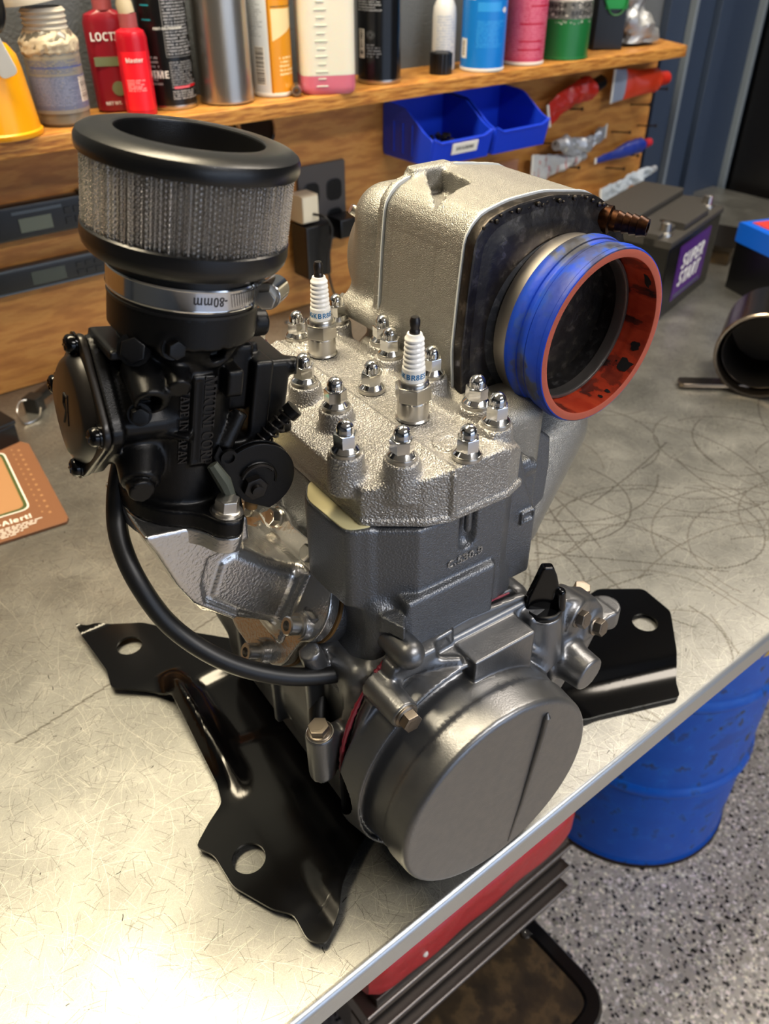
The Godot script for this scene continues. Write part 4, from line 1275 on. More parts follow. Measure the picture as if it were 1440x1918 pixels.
# ------------------------------------------------------------------ things lying on the bench, and those on the floor
func bench_goods() -> void:
	var g: Geo
	var t: Node3D
	# large battery
	t = thing("car_battery", "large dusty black battery with a purple label, by the navy wall panel", "battery", V(1.351, 0.0, -0.895), atan2(0.065, 0.255))
	g = Geo.new(); g.box(move(V(0, 0.067, 0)), V(0.262, 0.134, 0.17), 0.004); part("case", g, M.plastic_black, t, 1.0)
	g = Geo.new(); g.box(move(V(0, 0.143, -0.012)), V(0.266, 0.02, 0.15), 0.004)
	g.box(move(V(0, 0.158, -0.04)), V(0.262, 0.016, 0.09), 0.005)
	g.box(move(V(0, 0.139, 0.06)), V(0.266, 0.012, 0.054), 0.004)
	g.box(move(V(0.004, 0.15, 0.055)), V(0.12, 0.014, 0.05), 0.005)
	part("lid", g, mat("dusty_black", "2c2a28", 0.6), t, 1.0)
	for x in [-0.1, 0.108]:
		g = Geo.new(); g.lathe(move(V(x, 0.144, 0.06)), [Vector2(0.014, 0), Vector2(0.012, 0.006), Vector2(0.0095, 0.007), Vector2(0.0085, 0.022), Vector2(0.005, 0.024), Vector2(0, 0.024)], 18); part("terminal", g, M.zinc_steel, t, 1.0)
	g = Geo.new(); g.prism(move(V(-0.02, 0.022, 0.0851)), poly([-0.055, 0, 0.1, 0, 0.1, 0.1, -0.055, 0.1]), 0.0008); part("purple_label", g, mat("label_purple", "43186a", 0.4), t, 1.0)
	g = Geo.new()
	lettering(g, "SUPER", 0.026, 0.0006, Transform3D(Basis(V(1, 0, 0), V(0.25, 1, 0), V(0, 0, 1)), V(0.004, 0.088, 0.0862)))
	lettering(g, "START", 0.026, 0.0006, Transform3D(Basis(V(1, 0, 0), V(0.25, 1, 0), V(0, 0, 1)), V(0.0, 0.056, 0.0862)))
	part("lettering", g, M.print_white, t, 1.0)
	g = Geo.new(); g.box(move(V(0.0, 0.028, 0.0862)), V(0.13, 0.004, 0.0006)); part("label_rule", g, M.gauge_grey, t, 1.0)
	# second battery at the frame's edge
	t = thing("car_battery", "black battery with a bright blue lid and a red sticker on top", "battery", V(1.585, 0.0, -0.70), atan2(1.0, -0.36) - PI)
	t.rotation.y = -0.35
	g = Geo.new(); g.box(move(V(0, 0.045, 0)), V(0.23, 0.09, 0.14), 0.004); part("case", g, M.plastic_black, t, 1.0)
	g = Geo.new(); g.box(move(V(0, 0.108, 0)), V(0.236, 0.036, 0.146), 0.006); part("lid", g, mat("lid_blue", "0d58c9", 0.35), t, 1.0)
	g = Geo.new(); g.box(move(V(-0.03, 0.1265, -0.01)), V(0.14, 0.0015, 0.09), 0.0004); part("red_sticker", g, mat("sticker_red", "b0322e", 0.5), t, 1.0)
	g = Geo.new(); g.box(move(V(0.08, 0.13, 0.04)), V(0.03, 0.016, 0.03), 0.003); part("terminal_cover", g, M.plastic_black, t, 1.0)
	# wooden block between the batteries
	t = thing("steel_block", "brownish machined block lying behind the blue-lidded battery", "block", V(1.66, 0.0, -0.93), 0.3)
	g = Geo.new(); g.box(move(V(0, 0.015, 0)), V(0.14, 0.03, 0.09), 0.003); part("body", g, M.grimy_tray, t, 1.0)
	g = Geo.new(); g.box(move(V(0, 0.034, 0)), V(0.15, 0.008, 0.1), 0.002); part("top_plate", g, M.pipe_steel, t, 1.0)
	# exhaust pipe lying with its mouth to the camera
	var d := V(1.14, 0, -0.53).normalized()
	t = thing("exhaust_pipe", "tarnished double-walled exhaust pipe lying on the bench, dark mouth towards the engine", "exhaust pipe", V(1.128, 0.0, -0.52))
	g = Geo.new()
	var path := curve([V(0, 0.067, 0), d * 0.06 + V(0, 0.067, 0), d * 0.12 + V(0, 0.067, 0)], 3)
	g.tube(path, 0.0655, 44, false)
	g.lathe(along(V(0, 0.067, 0), -d), [Vector2(0.0655, -0.004), Vector2(0.0668, -0.002), Vector2(0.0668, 0.001), Vector2(0.065, 0.003), Vector2(0.062, 0.002), Vector2(0.0605, -0.002), Vector2(0.0605, -0.02)], 44)
	part("outer_wall", g, M.pipe_steel, t, 1.0)
	g = Geo.new()
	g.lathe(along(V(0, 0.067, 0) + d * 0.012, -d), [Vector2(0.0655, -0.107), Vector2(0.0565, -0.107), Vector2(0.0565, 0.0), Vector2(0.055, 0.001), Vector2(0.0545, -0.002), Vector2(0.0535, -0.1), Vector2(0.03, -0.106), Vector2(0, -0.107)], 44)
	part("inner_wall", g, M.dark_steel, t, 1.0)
	g = Geo.new()
	g.prism(face(V(-0.047, 0.004, -0.082), V(0, 1, 0), V(0.75, 0, 0.66)), rounded(poly([-0.012, -0.012, 0.012, -0.012, 0.012, 0.1, -0.012, 0.1]), 0.008), 0.006, 0.001)
	part("hanger_tab", g, M.pipe_steel, t, 1.0)
	# gasket card
	var at := V(0.196, 0.0, -0.856)
	t = thing("gasket_card", "brown printed card pack holding a turquoise gasket, flat on the bench's left side", "gasket pack", at, -atan2(0.11, 0.99))
	g = Geo.new(); g.prism(Transform3D(Basis(V(1, 0, 0), V(0, 0, -1), V(0, 1, 0)), V(0, 0.0, 0)), poly([-0.2, 0, -0.004, 0, 0, 0.008, 0, 0.21, -0.012, 0.226, -0.2, 0.226]), 0.004, 0.0008); part("card", g, M.card_brown, t, 1.0)
	var flat := func(q: float) -> Transform3D: return Transform3D(Basis(V(1, 0, 0), V(0, 0, -1), V(0, 1, 0)), V(0, q, 0))
	g = Geo.new(); g.prism(flat.call(0.004), rounded(poly([-0.19, 0.05, -0.034, 0.05, -0.034, 0.205, -0.19, 0.205]), 0.012), 0.0006); part("cream_border", g, M.label_white, t, 1.0)
	g = Geo.new(); g.prism(flat.call(0.0044), rounded(poly([-0.188, 0.052, -0.036, 0.052, -0.036, 0.203, -0.188, 0.203]), 0.011), 0.0005); part("green_border", g, M.card_line, t, 1.0)
	g = Geo.new(); g.prism(flat.call(0.0047), rounded(poly([-0.186, 0.056, -0.040, 0.056, -0.040, 0.199, -0.186, 0.199]), 0.01), 0.0005); part("tan_panel", g, M.card_tan, t, 1.0)
	g = Geo.new(); g.prism(flat.call(0.0052), rounded(poly([-0.185, 0.11, -0.12, 0.115, -0.075, 0.13, -0.07, 0.15, -0.085, 0.156, -0.14, 0.152, -0.185, 0.158]), 0.012), 0.001, 0.0003); part("gasket", g, M.turquoise, t, 1.0)
	for q in [[-0.086, 0.142, 0.006], [-0.15, 0.135, 0.011]]:
		g = Geo.new(); g.lathe(move(V(q[0], 0.0063, -q[1])), [Vector2(q[2], 0), Vector2(q[2], 0.0003), Vector2(0, 0.0003)], 20); part("gasket_hole", g, M.card_line, t, 1.0)
	g = Geo.new(); g.prism(flat.call(0.0052), poly([-0.15, 0.066, -0.105, 0.066, -0.1, 0.094, -0.15, 0.094]), 0.0005); part("price_sticker", g, M.label_white, t, 1.0)
	g = Geo.new(); lettering(g, "Warning-Alert!", 0.0095, 0.0004, flat.call(0.0042) * move(V(-0.083, 0.035, 0))); part("lettering", g, M.label_white, t, 1.0)
	g = Geo.new()
	for i in 6:
		var x := -0.15
		while x < -0.03 - i * 0.006:
			var w := rng.randf_range(0.003, 0.009)
			g.box(flat.call(0.0042) * move(V(x + w / 2, 0.024 - i * 0.0035, 0)), V(w, 0.0014, 0.0004)); x += w + 0.0018
	part("small_print", g, M.label_white, t, 1.0)
	g = Geo.new()
	for i in 13:
		g.box(flat.call(0.0042) * move(V(-0.016, 0.03 + i * 0.014, 0)), V(0.003, 0.004, 0.0004)); g.box(flat.call(0.0042) * move(V(-0.024, 0.036 + i * 0.014, 0)), V(0.002, 0.003, 0.0004))
	part("border_dots", g, M.card_tan, t, 1.0)
	# black lever tool with a wire loop
	t = thing("lever_tool", "black lever tool with a bent wire loop, lying by the backboard at left", "tool", V(0.262, 0.0, -1.155))
	g = Geo.new(); g.box(Transform3D(Basis(V(0, 1, 0), 0.62), V(0.045, 0.016, -0.036)), V(0.11, 0.014, 0.016), 0.004); part("handle", g, M.plastic_black, t, 1.0)
	g = Geo.new(); g.box(Transform3D(Basis(V(0, 1, 0), 0.62), V(0.0, 0.012, -0.004)), V(0.02, 0.024, 0.026), 0.004); part("head", g, M.hose_black, t, 1.0)
	g = Geo.new(); g.tube(curve([V(0.0, 0.02, -0.002), V(-0.02, 0.022, 0.0), V(-0.03, 0.012, 0.012), V(-0.028, 0.003, 0.03), V(-0.006, 0.003, 0.026), V(0.004, 0.01, 0.012)]), 0.0014, 6); part("wire_loop", g, M.zinc_steel, t, 1.0)
	t = thing("rubber_block", "small dark rubber block on the bench behind the carburettor", "block", V(0.392, 0.0, -1.165), 0.5)
	g = Geo.new(); g.box(move(V(0, 0.011, 0)), V(0.03, 0.022, 0.05), 0.004); part("body", g, M.hose_black, t, 1.0)
	t = thing("plastic_case", "black plastic case on the bench at the left edge of the view", "case", V(0.150, 0.0, -1.11), 0.2)
	g = Geo.new(); g.box(move(V(0, 0.016, 0)), V(0.11, 0.032, 0.09), 0.004); part("body", g, M.plastic_black, t, 1.0)
	g = Geo.new(); g.box(move(V(0, 0.0345, 0)), V(0.112, 0.006, 0.092), 0.002); part("lid", g, M.cabinet_black, t, 1.0)
	# black cabinet against the wall
	t = thing("tool_cabinet", "tall black cabinet against the back wall at the far right", "cabinet", V(2.49, -0.9, -0.96))
	g = Geo.new(); g.box(move(V(0, 1.05, 0)), V(0.62, 2.1, 0.54), 0.006); part("body", g, M.cabinet_black, t, 1.0)
	for i in 2:
		g = Geo.new(); g.box(move(V(-0.315, 1.05, -0.133 + i * 0.266)), V(0.012, 2.04, 0.26), 0.003); part("door", g, M.cabinet_black, t, 1.0)

func floor_goods() -> void:
	var g: Geo
	# blue drum
	var t := thing("steel_drum", "scuffed bright blue steel drum on the floor, partly under the bench", "drum", V(1.066, -0.9, -0.52))
	var r := 0.2
	g = Geo.new()
	var prof := [Vector2(0, 0.004), Vector2(r - 0.008, 0.004), Vector2(r, 0.0), Vector2(r + 0.003, 0.004), Vector2(r + 0.003, 0.012), Vector2(r, 0.016)]
	for y in [0.22, 0.45]:
		for i in 9: prof.append(Vector2(r + 0.008 * sin(PI * i / 8.0), y + i * 0.004))
	prof.append_array([Vector2(r, 0.64), Vector2(r + 0.004, 0.645), Vector2(r + 0.004, 0.66), Vector2(r, 0.664)])
	g.lathe(Transform3D(), prof, 72); part("shell", g, M.drum_blue, t, 1.0)
	g = Geo.new(); g.lathe(move(V(0, 0.664, 0)), [Vector2(r, 0), Vector2(r - 0.004, 0.002), Vector2(r - 0.007, -0.008), Vector2(0, -0.008)], 60); part("lid", g, M.drum_blue, t, 1.0)
	g = Geo.new(); g.lathe(Transform3D(), [Vector2(r + 0.0035, 0.0), Vector2(r + 0.0055, 0.004), Vector2(r + 0.0035, 0.012)], 60); part("rusty_chime", g, M.nail_steel, t, 1.0)
	g = Geo.new()
	var a := atan2(-1.066, 0.52) + 0.75
	lettering(g, "INX", 0.04, 0.001, Transform3D(Basis(Vector3.UP, a), V(sin(a) * r, 0.585, cos(a) * r)), r, 1.2)
	part("paint_letters", g, mat("paint_yellow", "b99a2c", 0.5), t, 1.0)
	# red padded stool
	t = thing("workshop_stool", "red vinyl padded stool with metal rails and a grimy tray, under the bench edge", "stool", V(0.43, -0.9, -0.46))
	g = Geo.new()
	var rows := []
	for j in 30:
		var u := j / 29.0
		var x := lerpf(-0.175, 0.178, u)
		var e := 1.0 - pow(absf(u * 2 - 1), 14.0)
		var row := PackedVector3Array()
		for q in rounded(poly([-0.13, -0.04, 0.124, -0.04, 0.124, 0.036, 0.1, 0.046, -0.13, 0.046]), 0.03, 5):
			row.append(V(x, 0.503 + q.y * lerpf(0.72, 1.0, e) + 0.003 * sin(u * 23.0 + q.x * 40), q.x * lerpf(0.9, 1.0, e)))
		rows.append(row)
	g.rings(rows); part("cushion", g, M.vinyl_red, t, 1.0)
	g = Geo.new()
	for i in 9: g.sphere(V(-0.174 + rng.randf() * 0.006, 0.47 + i * 0.0055, 0.06 + 0.004 * sin(i * 2.1) + i * 0.005), 0.007, 7)
	part("torn_padding", g, mat("padding_grey", "5c5a50", 0.9), t, 1.0)
	g = Geo.new()
	g.sphere(V(-0.1, 0.505, 0.123), 0.0042, 10); part("rivet", g, M.label_white, t, 1.0)
	g = Geo.new(); g.box(move(V(0.004, 0.452, -0.005)), V(0.34, 0.02, 0.24), 0.003); part("seat_pan", g, M.dark_steel, t, 1.0)
	for k in 3:
		g = Geo.new()
		g.prism(Transform3D(Basis(V(0, 0, 1), V(0, 1, 0), V(-1, 0, 0)), V(0.178, 0.425 - k * 0.045, 0.095 + k * 0.006)), rounded(poly([-0.02, -0.019, 0.016, -0.019, 0.016, 0.008, 0.024, 0.010, 0.024, 0.018, -0.02, 0.018]), 0.003, 3), 0.36, 0.001)
		part("rail", g, M.rail_alloy if k != 1 else M.rail_alloy, t, 1.0)
	g = Geo.new(); g.box(move(V(0.0, 0.35, -0.02)), V(0.33, 0.2, 0.2), 0.004); part("frame_box", g, M.dark_steel, t, 1.0)
	var tray := rounded(poly([-0.19, 0.06, 0.15, 0.06, 0.15, 0.262, -0.19, 0.262]), 0.06, 8)
	g = Geo.new()
	var inner := Geo.shrink(tray if not Geometry2D.is_polygon_clockwise(tray) else Cast.flipped(tray), 0.026)
	var outer := tray if not Geometry2D.is_polygon_clockwise(tray) else Cast.flipped(tray)
	var lift := func(pl: PackedVector2Array, y: float, k: float) -> PackedVector3Array:
		var o := PackedVector3Array()
		for q in Geo.shrink(pl, k): o.append(V(q.x, y, q.y))
		return o
	g.rings([lift.call(outer, 0.2, 0.03), lift.call(outer, 0.245, 0.004), lift.call(outer, 0.25, 0.0), lift.call(outer, 0.256, 0.004), lift.call(inner, 0.256, -0.004), lift.call(inner, 0.252, 0.0)], true, false)
	part("tray_rim", g, M.plastic_black, t, 1.0)
	g = Geo.new()
	g.rings([lift.call(inner, 0.252, 0.0), lift.call(inner, 0.225, 0.006), lift.call(inner, 0.215, 0.016), lift.call(inner, 0.213, 0.07)], true, true)
	part("tray_bowl", g, M.grimy_tray, t, 1.0)
	g = Geo.new(); g.lathe(move(V(0.12, 0.256, 0.112)), [Vector2(0.007, 0), Vector2(0.006, 0.003), Vector2(0.002, 0.003), Vector2(0.002, 0.001), Vector2(0, 0.001)], 14); part("tray_screw", g, M.zinc_steel, t, 1.0)
	for x in [-0.14, 0.14]:
		for z in [-0.1, 0.1]:
			g = Geo.new(); g.box(move(V(x, 0.15, z)), V(0.02, 0.2, 0.02), 0.002); g.lathe(along(V(x - 0.012, 0.025, z), V(1, 0, 0)), [Vector2(0, 0), Vector2(0.025, 0), Vector2(0.025, 0.024), Vector2(0, 0.024)], 20); part("caster_leg", g, M.dark_steel, t, 1.0)

# ------------------------------------------------------------------ the engine (millimetres in its own axes)
var CAR := Transform3D(Basis(Vector3(0.983, -0.182, 0.0), Vector3(0.181, 0.983, 0.04), Vector3(-0.007, -0.039, 0.999)).orthonormalized(), Vector3(-100.5, 511, -167))   # carburettor: y up its bore, z to the front
var INT := Transform3D(Basis(Vector3(0, 0, 1), Vector3(0.469, 0.883, 0), Vector3(-0.883, 0.469, 0)), Vector3(-62, 245, -160))   # intake flange: x along the crank, z outwards
var TUB := Transform3D(Basis(Vector3(-0.053, 0.039, -0.998).cross(Vector3.UP).normalized(), Vector3.UP, Vector3(0.053, -0.039, 0.998)).orthonormalized(), Vector3(142.5, 368, -92.6))   # exhaust outlet: z out of its mouth

func hexagon(g: Geo, t: Transform3D, af: float, h: float, bevel := 0.8) -> void:      # along local z
	g.prism(t, ngon(6, af / 1.732, 0.26), h, bevel, true)

func bolt(parent: Node, at: Vector3, dir: Vector3, af: float, h: float, m: Material, washer := 0.0, called := "bolt", collar := true) -> void:
	var o := Node3D.new()
	o.name = called
	parent.add_child(o, true)
	var g := Geo.new()
	var t := face(at, dir, V(0.3, 1, 0.2))
	if collar: g.lathe(along(at, dir), [Vector2(0, 0), Vector2(af * 0.66, 0), Vector2(af * 0.66, 1.0), Vector2(af * 0.56, 2.0), Vector2(0, 2.0)], 28)
	hexagon(g, t * move(V(0, 0, 1.2)), af, h)
	g.lathe(along(at + dir.normalized() * (h + 1.0), dir), [Vector2(0, 0.0), Vector2(af * 0.3, 0.0), Vector2(af * 0.3, 0.3), Vector2(0, 0.3)], 18)
	part("hex_head", g, m, o)
	if washer > 0.0:
		g = Geo.new()
		g.lathe(along(at - dir.normalized() * 1.2, dir), [Vector2(0, 0), Vector2(washer, 0), Vector2(washer, 1.2), Vector2(0, 1.2)], 28)
		part("washer", g, M.zinc_steel, o)

func socket_screw(parent: Node, at: Vector3, dir: Vector3, r: float, h: float, m: Material) -> void:
	var o := Node3D.new()
	o.name = "socket_screw"
	parent.add_child(o, true)
	var g := Geo.new()
	var t := along(at, dir)
	g.lathe(t, [Vector2(0, 0), Vector2(r, 0), Vector2(r, h - 0.8), Vector2(r - 0.8, h), Vector2(r * 0.55, h), Vector2(r * 0.52, h - 3.5), Vector2(0, h - 3.5)], 26)
	part("head", g, m, o)
	g = Geo.new()
	g.prism(face(at + dir.normalized() * (h - 3.4), dir), ngon(6, r * 0.54), 0.3)
	part("hex_socket", g, m, o)
	g = Geo.new()
	g.lathe(t, [Vector2(0, -1.4), Vector2(r * 1.35, -1.4), Vector2(r * 1.35, 0), Vector2(0, 0)], 26)
	part("washer", g, M.zinc_steel, o)

func cast(called: String, c: Cast, lo: Vector3, hi: Vector3, h: float, m: Material, parent: Node, t := Transform3D()) -> MeshInstance3D:
	return mi(called, c.skin(lo, hi, h, t), m, parent)

func build_engine() -> void:
	engine = thing("engine", "twin-cylinder two-stroke engine with black carburettor, two spark plugs and blue exhaust hose", "engine", V(0.285, 0, -0.225), -0.07)
	cylinder_head()
	cylinder_block()
	flywheel_cover()
	intake()
	carburettor()
	air_filter()
	exhaust()
	bracket()
	hoses()

func cylinder_head() -> void:
	var c := Cast.new()
	var up := Transform3D(Basis(V(1, 0, 0), V(0, 0, -1), V(0, 1, 0)), Vector3.ZERO)          # polygon (x, -z), height along y
	var outline := poly([-56, 89, -24, 67, -10, 62, 37, 62, 52, 68, 60, 90, 60, 255, 40, 280, -24, 280, -56, 255])
	c.plate(up * move(V(0, 0, 300)), outline, 38, 1.5, 0.1)
	# top falls away to the left of the ridge and to the right of the ports
	c.box(Transform3D(Basis(V(0, 0, 1), 0.25), V(-7, 336, -171)) * move(V(-60, 20.0, 0)), V(122, 40, 260), 0.1, 3.0, true)
	c.box(Transform3D(Basis(V(0, 0, 1), -0.40), V(32, 336, -171)) * move(V(50, 20.0, 0)), V(102, 40, 260), 0.1, 3.0, true)
	c.span(V(-6, 335, -280), V(32, 350, -60), 0.1, 1.0, true)
	var bosses := [V(-30.5, 341, -83), V(-54, 341, -107), V(-30.5, 341, -156), V(-30, 341, -197), V(41, 341, -82), V(46, 341, -107.5), V(48, 341, -158), V(42, 341, -199), V(50, 341, -220), V(43, 341, -273), V(-50, 341, -237), V(-30, 341, -268)]
	for b in bosses: c.rod(b - V(0, 26, 0), b, 12.2, 11.2, 0.8, 4.0)
	# weld-like ridge over the top and down the end face, a second broken one by the ports
	c.pill(V(-7.5, 334.6, -278), V(-7.5, 334.6, -62), 1.5, 1.5, 1.2)
	c.rod(V(-7.5, 333, -61.6), V(-7.5, 302, -61.6), 2.2, 2.2, 0.6, 1.4)
	c.pill(V(31, 334.4, -268), V(31, 334.4, -66), 1.1, 1.1, 1.0)
	c.plate(up * move(V(0, 0, 298)), poly([-57.2, 88, -24.6, 65.2, -10, 60.3, 38, 60.3, 54, 66, 62, 89, 62, 257, 40, 282, -24, 282, -57.5, 256]), 5.0, 0.8, 1.0)
	for z in [-88.0, -262.0]: c.rod(V(9, 330, z), V(9, 336.6, z), 10.5, 10.5, 0.4, 0.4)
	for z in [-88.0, -262.0]: c.rod(V(9, 335.0, z), V(9, 339, z), 6.0, 6.0, 0.3, 0.1, true)
	for z in [-88.0, -262.0]: c.rod(V(9, 330, z), V(9, 336.4, z), 4.6, 4.6, 0.3, 0.1)
	cast("cylinder_head", c, V(-72, 296, -286), V(68, 346, -56), 1.5, M.head_silver, engine)
	# dome nuts
	var seats := []
	for b in bosses: seats.append(b)
	for z in [-69.5, -172.0, -281.0]: seats.append(V(8, 335.4, z if z > -275 else -274.0))
	for s in seats: dome_nut(s)
	for p in [[V(9, 335.4, -126.0), 0.85], [V(10, 335.4, -240.5), 1.35]]: spark_plug(p[0], p[1])
	# round slotted stamp near the ports
	var g := Geo.new()
	g.lathe(move(V(33, 331, -196)), [Vector2(0, 3.4), Vector2(6.2, 3.4), Vector2(6.8, 2.6), Vector2(6.8, 0)], 26)
	for a in [0.4, 1.5, 2.6]: g.box(Transform3D(Basis(Vector3.UP, a), V(33, 334.5, -196)), V(7, 0.7, 1.0))
	part("core_plug", g, M.head_silver, engine)

var nut_mesh: Array = []
func dome_nut(s: Vector3) -> void:
	if nut_mesh.is_empty():
		var g := Geo.new()
		g.lathe(Transform3D(), [Vector2(0, 2.2), Vector2(8.4, 2.2), Vector2(8.6, 3.0), Vector2(7.4, 4.6), Vector2(6.6, 5.6), Vector2(0, 5.6)], 30)
		g.prism(Transform3D(Basis(V(1, 0, 0), V(0, 0, -1), V(0, 1, 0)), V(0, 5.0, 0)), ngon(6, 7.4, 0.2), 9.0, 0.9)
		var dome := [Vector2(5.6, 13.6), Vector2(5.3, 14.6), Vector2(5.3, 16.4)]
		for i in 7: dome.append(Vector2(5.3 * cos(PI / 2 * (i + 1) / 7.0), 16.4 + 5.6 * sin(PI / 2 * (i + 1) / 7.0)))
		g.lathe(Transform3D(), dome, 26)
		nut_mesh.append(g.mesh(MM))
		g = Geo.new()
		g.lathe(Transform3D(), [Vector2(5, 0), Vector2(9.4, 0), Vector2(9.4, 2.2), Vector2(5, 2.2)], 32)
		nut_mesh.append(g.mesh(MM))
	var o := Node3D.new()
	o.name = "dome_nut"
	engine.add_child(o, true)
	o.position = s * MM
	o.rotation.y = rng.randf() * 1.0
	mi("nut", nut_mesh[0], M.chrome, o)
	mi("washer", nut_mesh[1], M.zinc_steel, o)

func spark_plug(s: Vector3, turn: float) -> void:
	var o := Node3D.new()
	o.name = "spark_plug"
	engine.add_child(o, true)
	o.position = s * MM
	var g := Geo.new()
	g.lathe(Transform3D(), [Vector2(0, 0), Vector2(10.4, 0), Vector2(11.2, 0.8), Vector2(10.4, 1.8), Vector2(10.2, 2.0), Vector2(10.2, 12.4), Vector2(9.6, 13.2), Vector2(9.6, 14.0), Vector2(0, 14.0)], 40)
	g.lathe(Transform3D(), [Vector2(0, 24), Vector2(10.0, 24), Vector2(9.8, 26.2), Vector2(8.6, 27.6), Vector2(0, 27.6)], 36)
	part("steel_shell", g, M.zinc_steel, o)
	g = Geo.new()
	g.prism(Transform3D(Basis(V(1, 0, 0), V(0, 0, -1), V(0, 1, 0)), V(0, 14.0, 0)), ngon(6, 12.0, 0.1), 10.4, 1.0)
	part("hexagon", g, M.zinc_steel, o)
	g = Geo.new()
	var prof := [Vector2(7.4, 26.5), Vector2(7.4, 35.5), Vector2(7.1, 36.4)]
	for i in 6:
		var y := 37.2 + i * 3.2
		var r := 7.0 - i * 0.16
		prof.append_array([Vector2(r - 0.9, y), Vector2(r - 0.1, y + 0.7), Vector2(r, y + 1.4), Vector2(r - 0.2, y + 2.2), Vector2(r - 0.9, y + 2.8)])
	prof.append_array([Vector2(5.0, 57.2), Vector2(4.6, 58.2), Vector2(0, 58.4)])
	g.lathe(Transform3D(), prof, 36)
	part("insulator", g, M.porcelain, o)
	g = Geo.new()
	g.lathe(Transform3D(), [Vector2(0, 57.5), Vector2(3.4, 57.5), Vector2(3.4, 60.0), Vector2(2.8, 60.8), Vector2(2.8, 61.8), Vector2(3.3, 63.6), Vector2(3.3, 66.4), Vector2(2.4, 68.6), Vector2(0, 68.8)], 22)
	part("terminal", g, M.dark_steel, o)
	g = Geo.new()
	for q in [["BR8ES", 0.0], ["NGK", -1.75], ["NGK", 2.2]]:
		var a: float = turn - 1.2 + q[1]
		lettering(g, q[0], 3.6, 0.25, Transform3D(Basis(Vector3.UP, a), V(sin(a) * 7.42, 31.6, cos(a) * 7.42)), 7.42)
	part("lettering", g, M.print_blue, o, MM, 20.0)

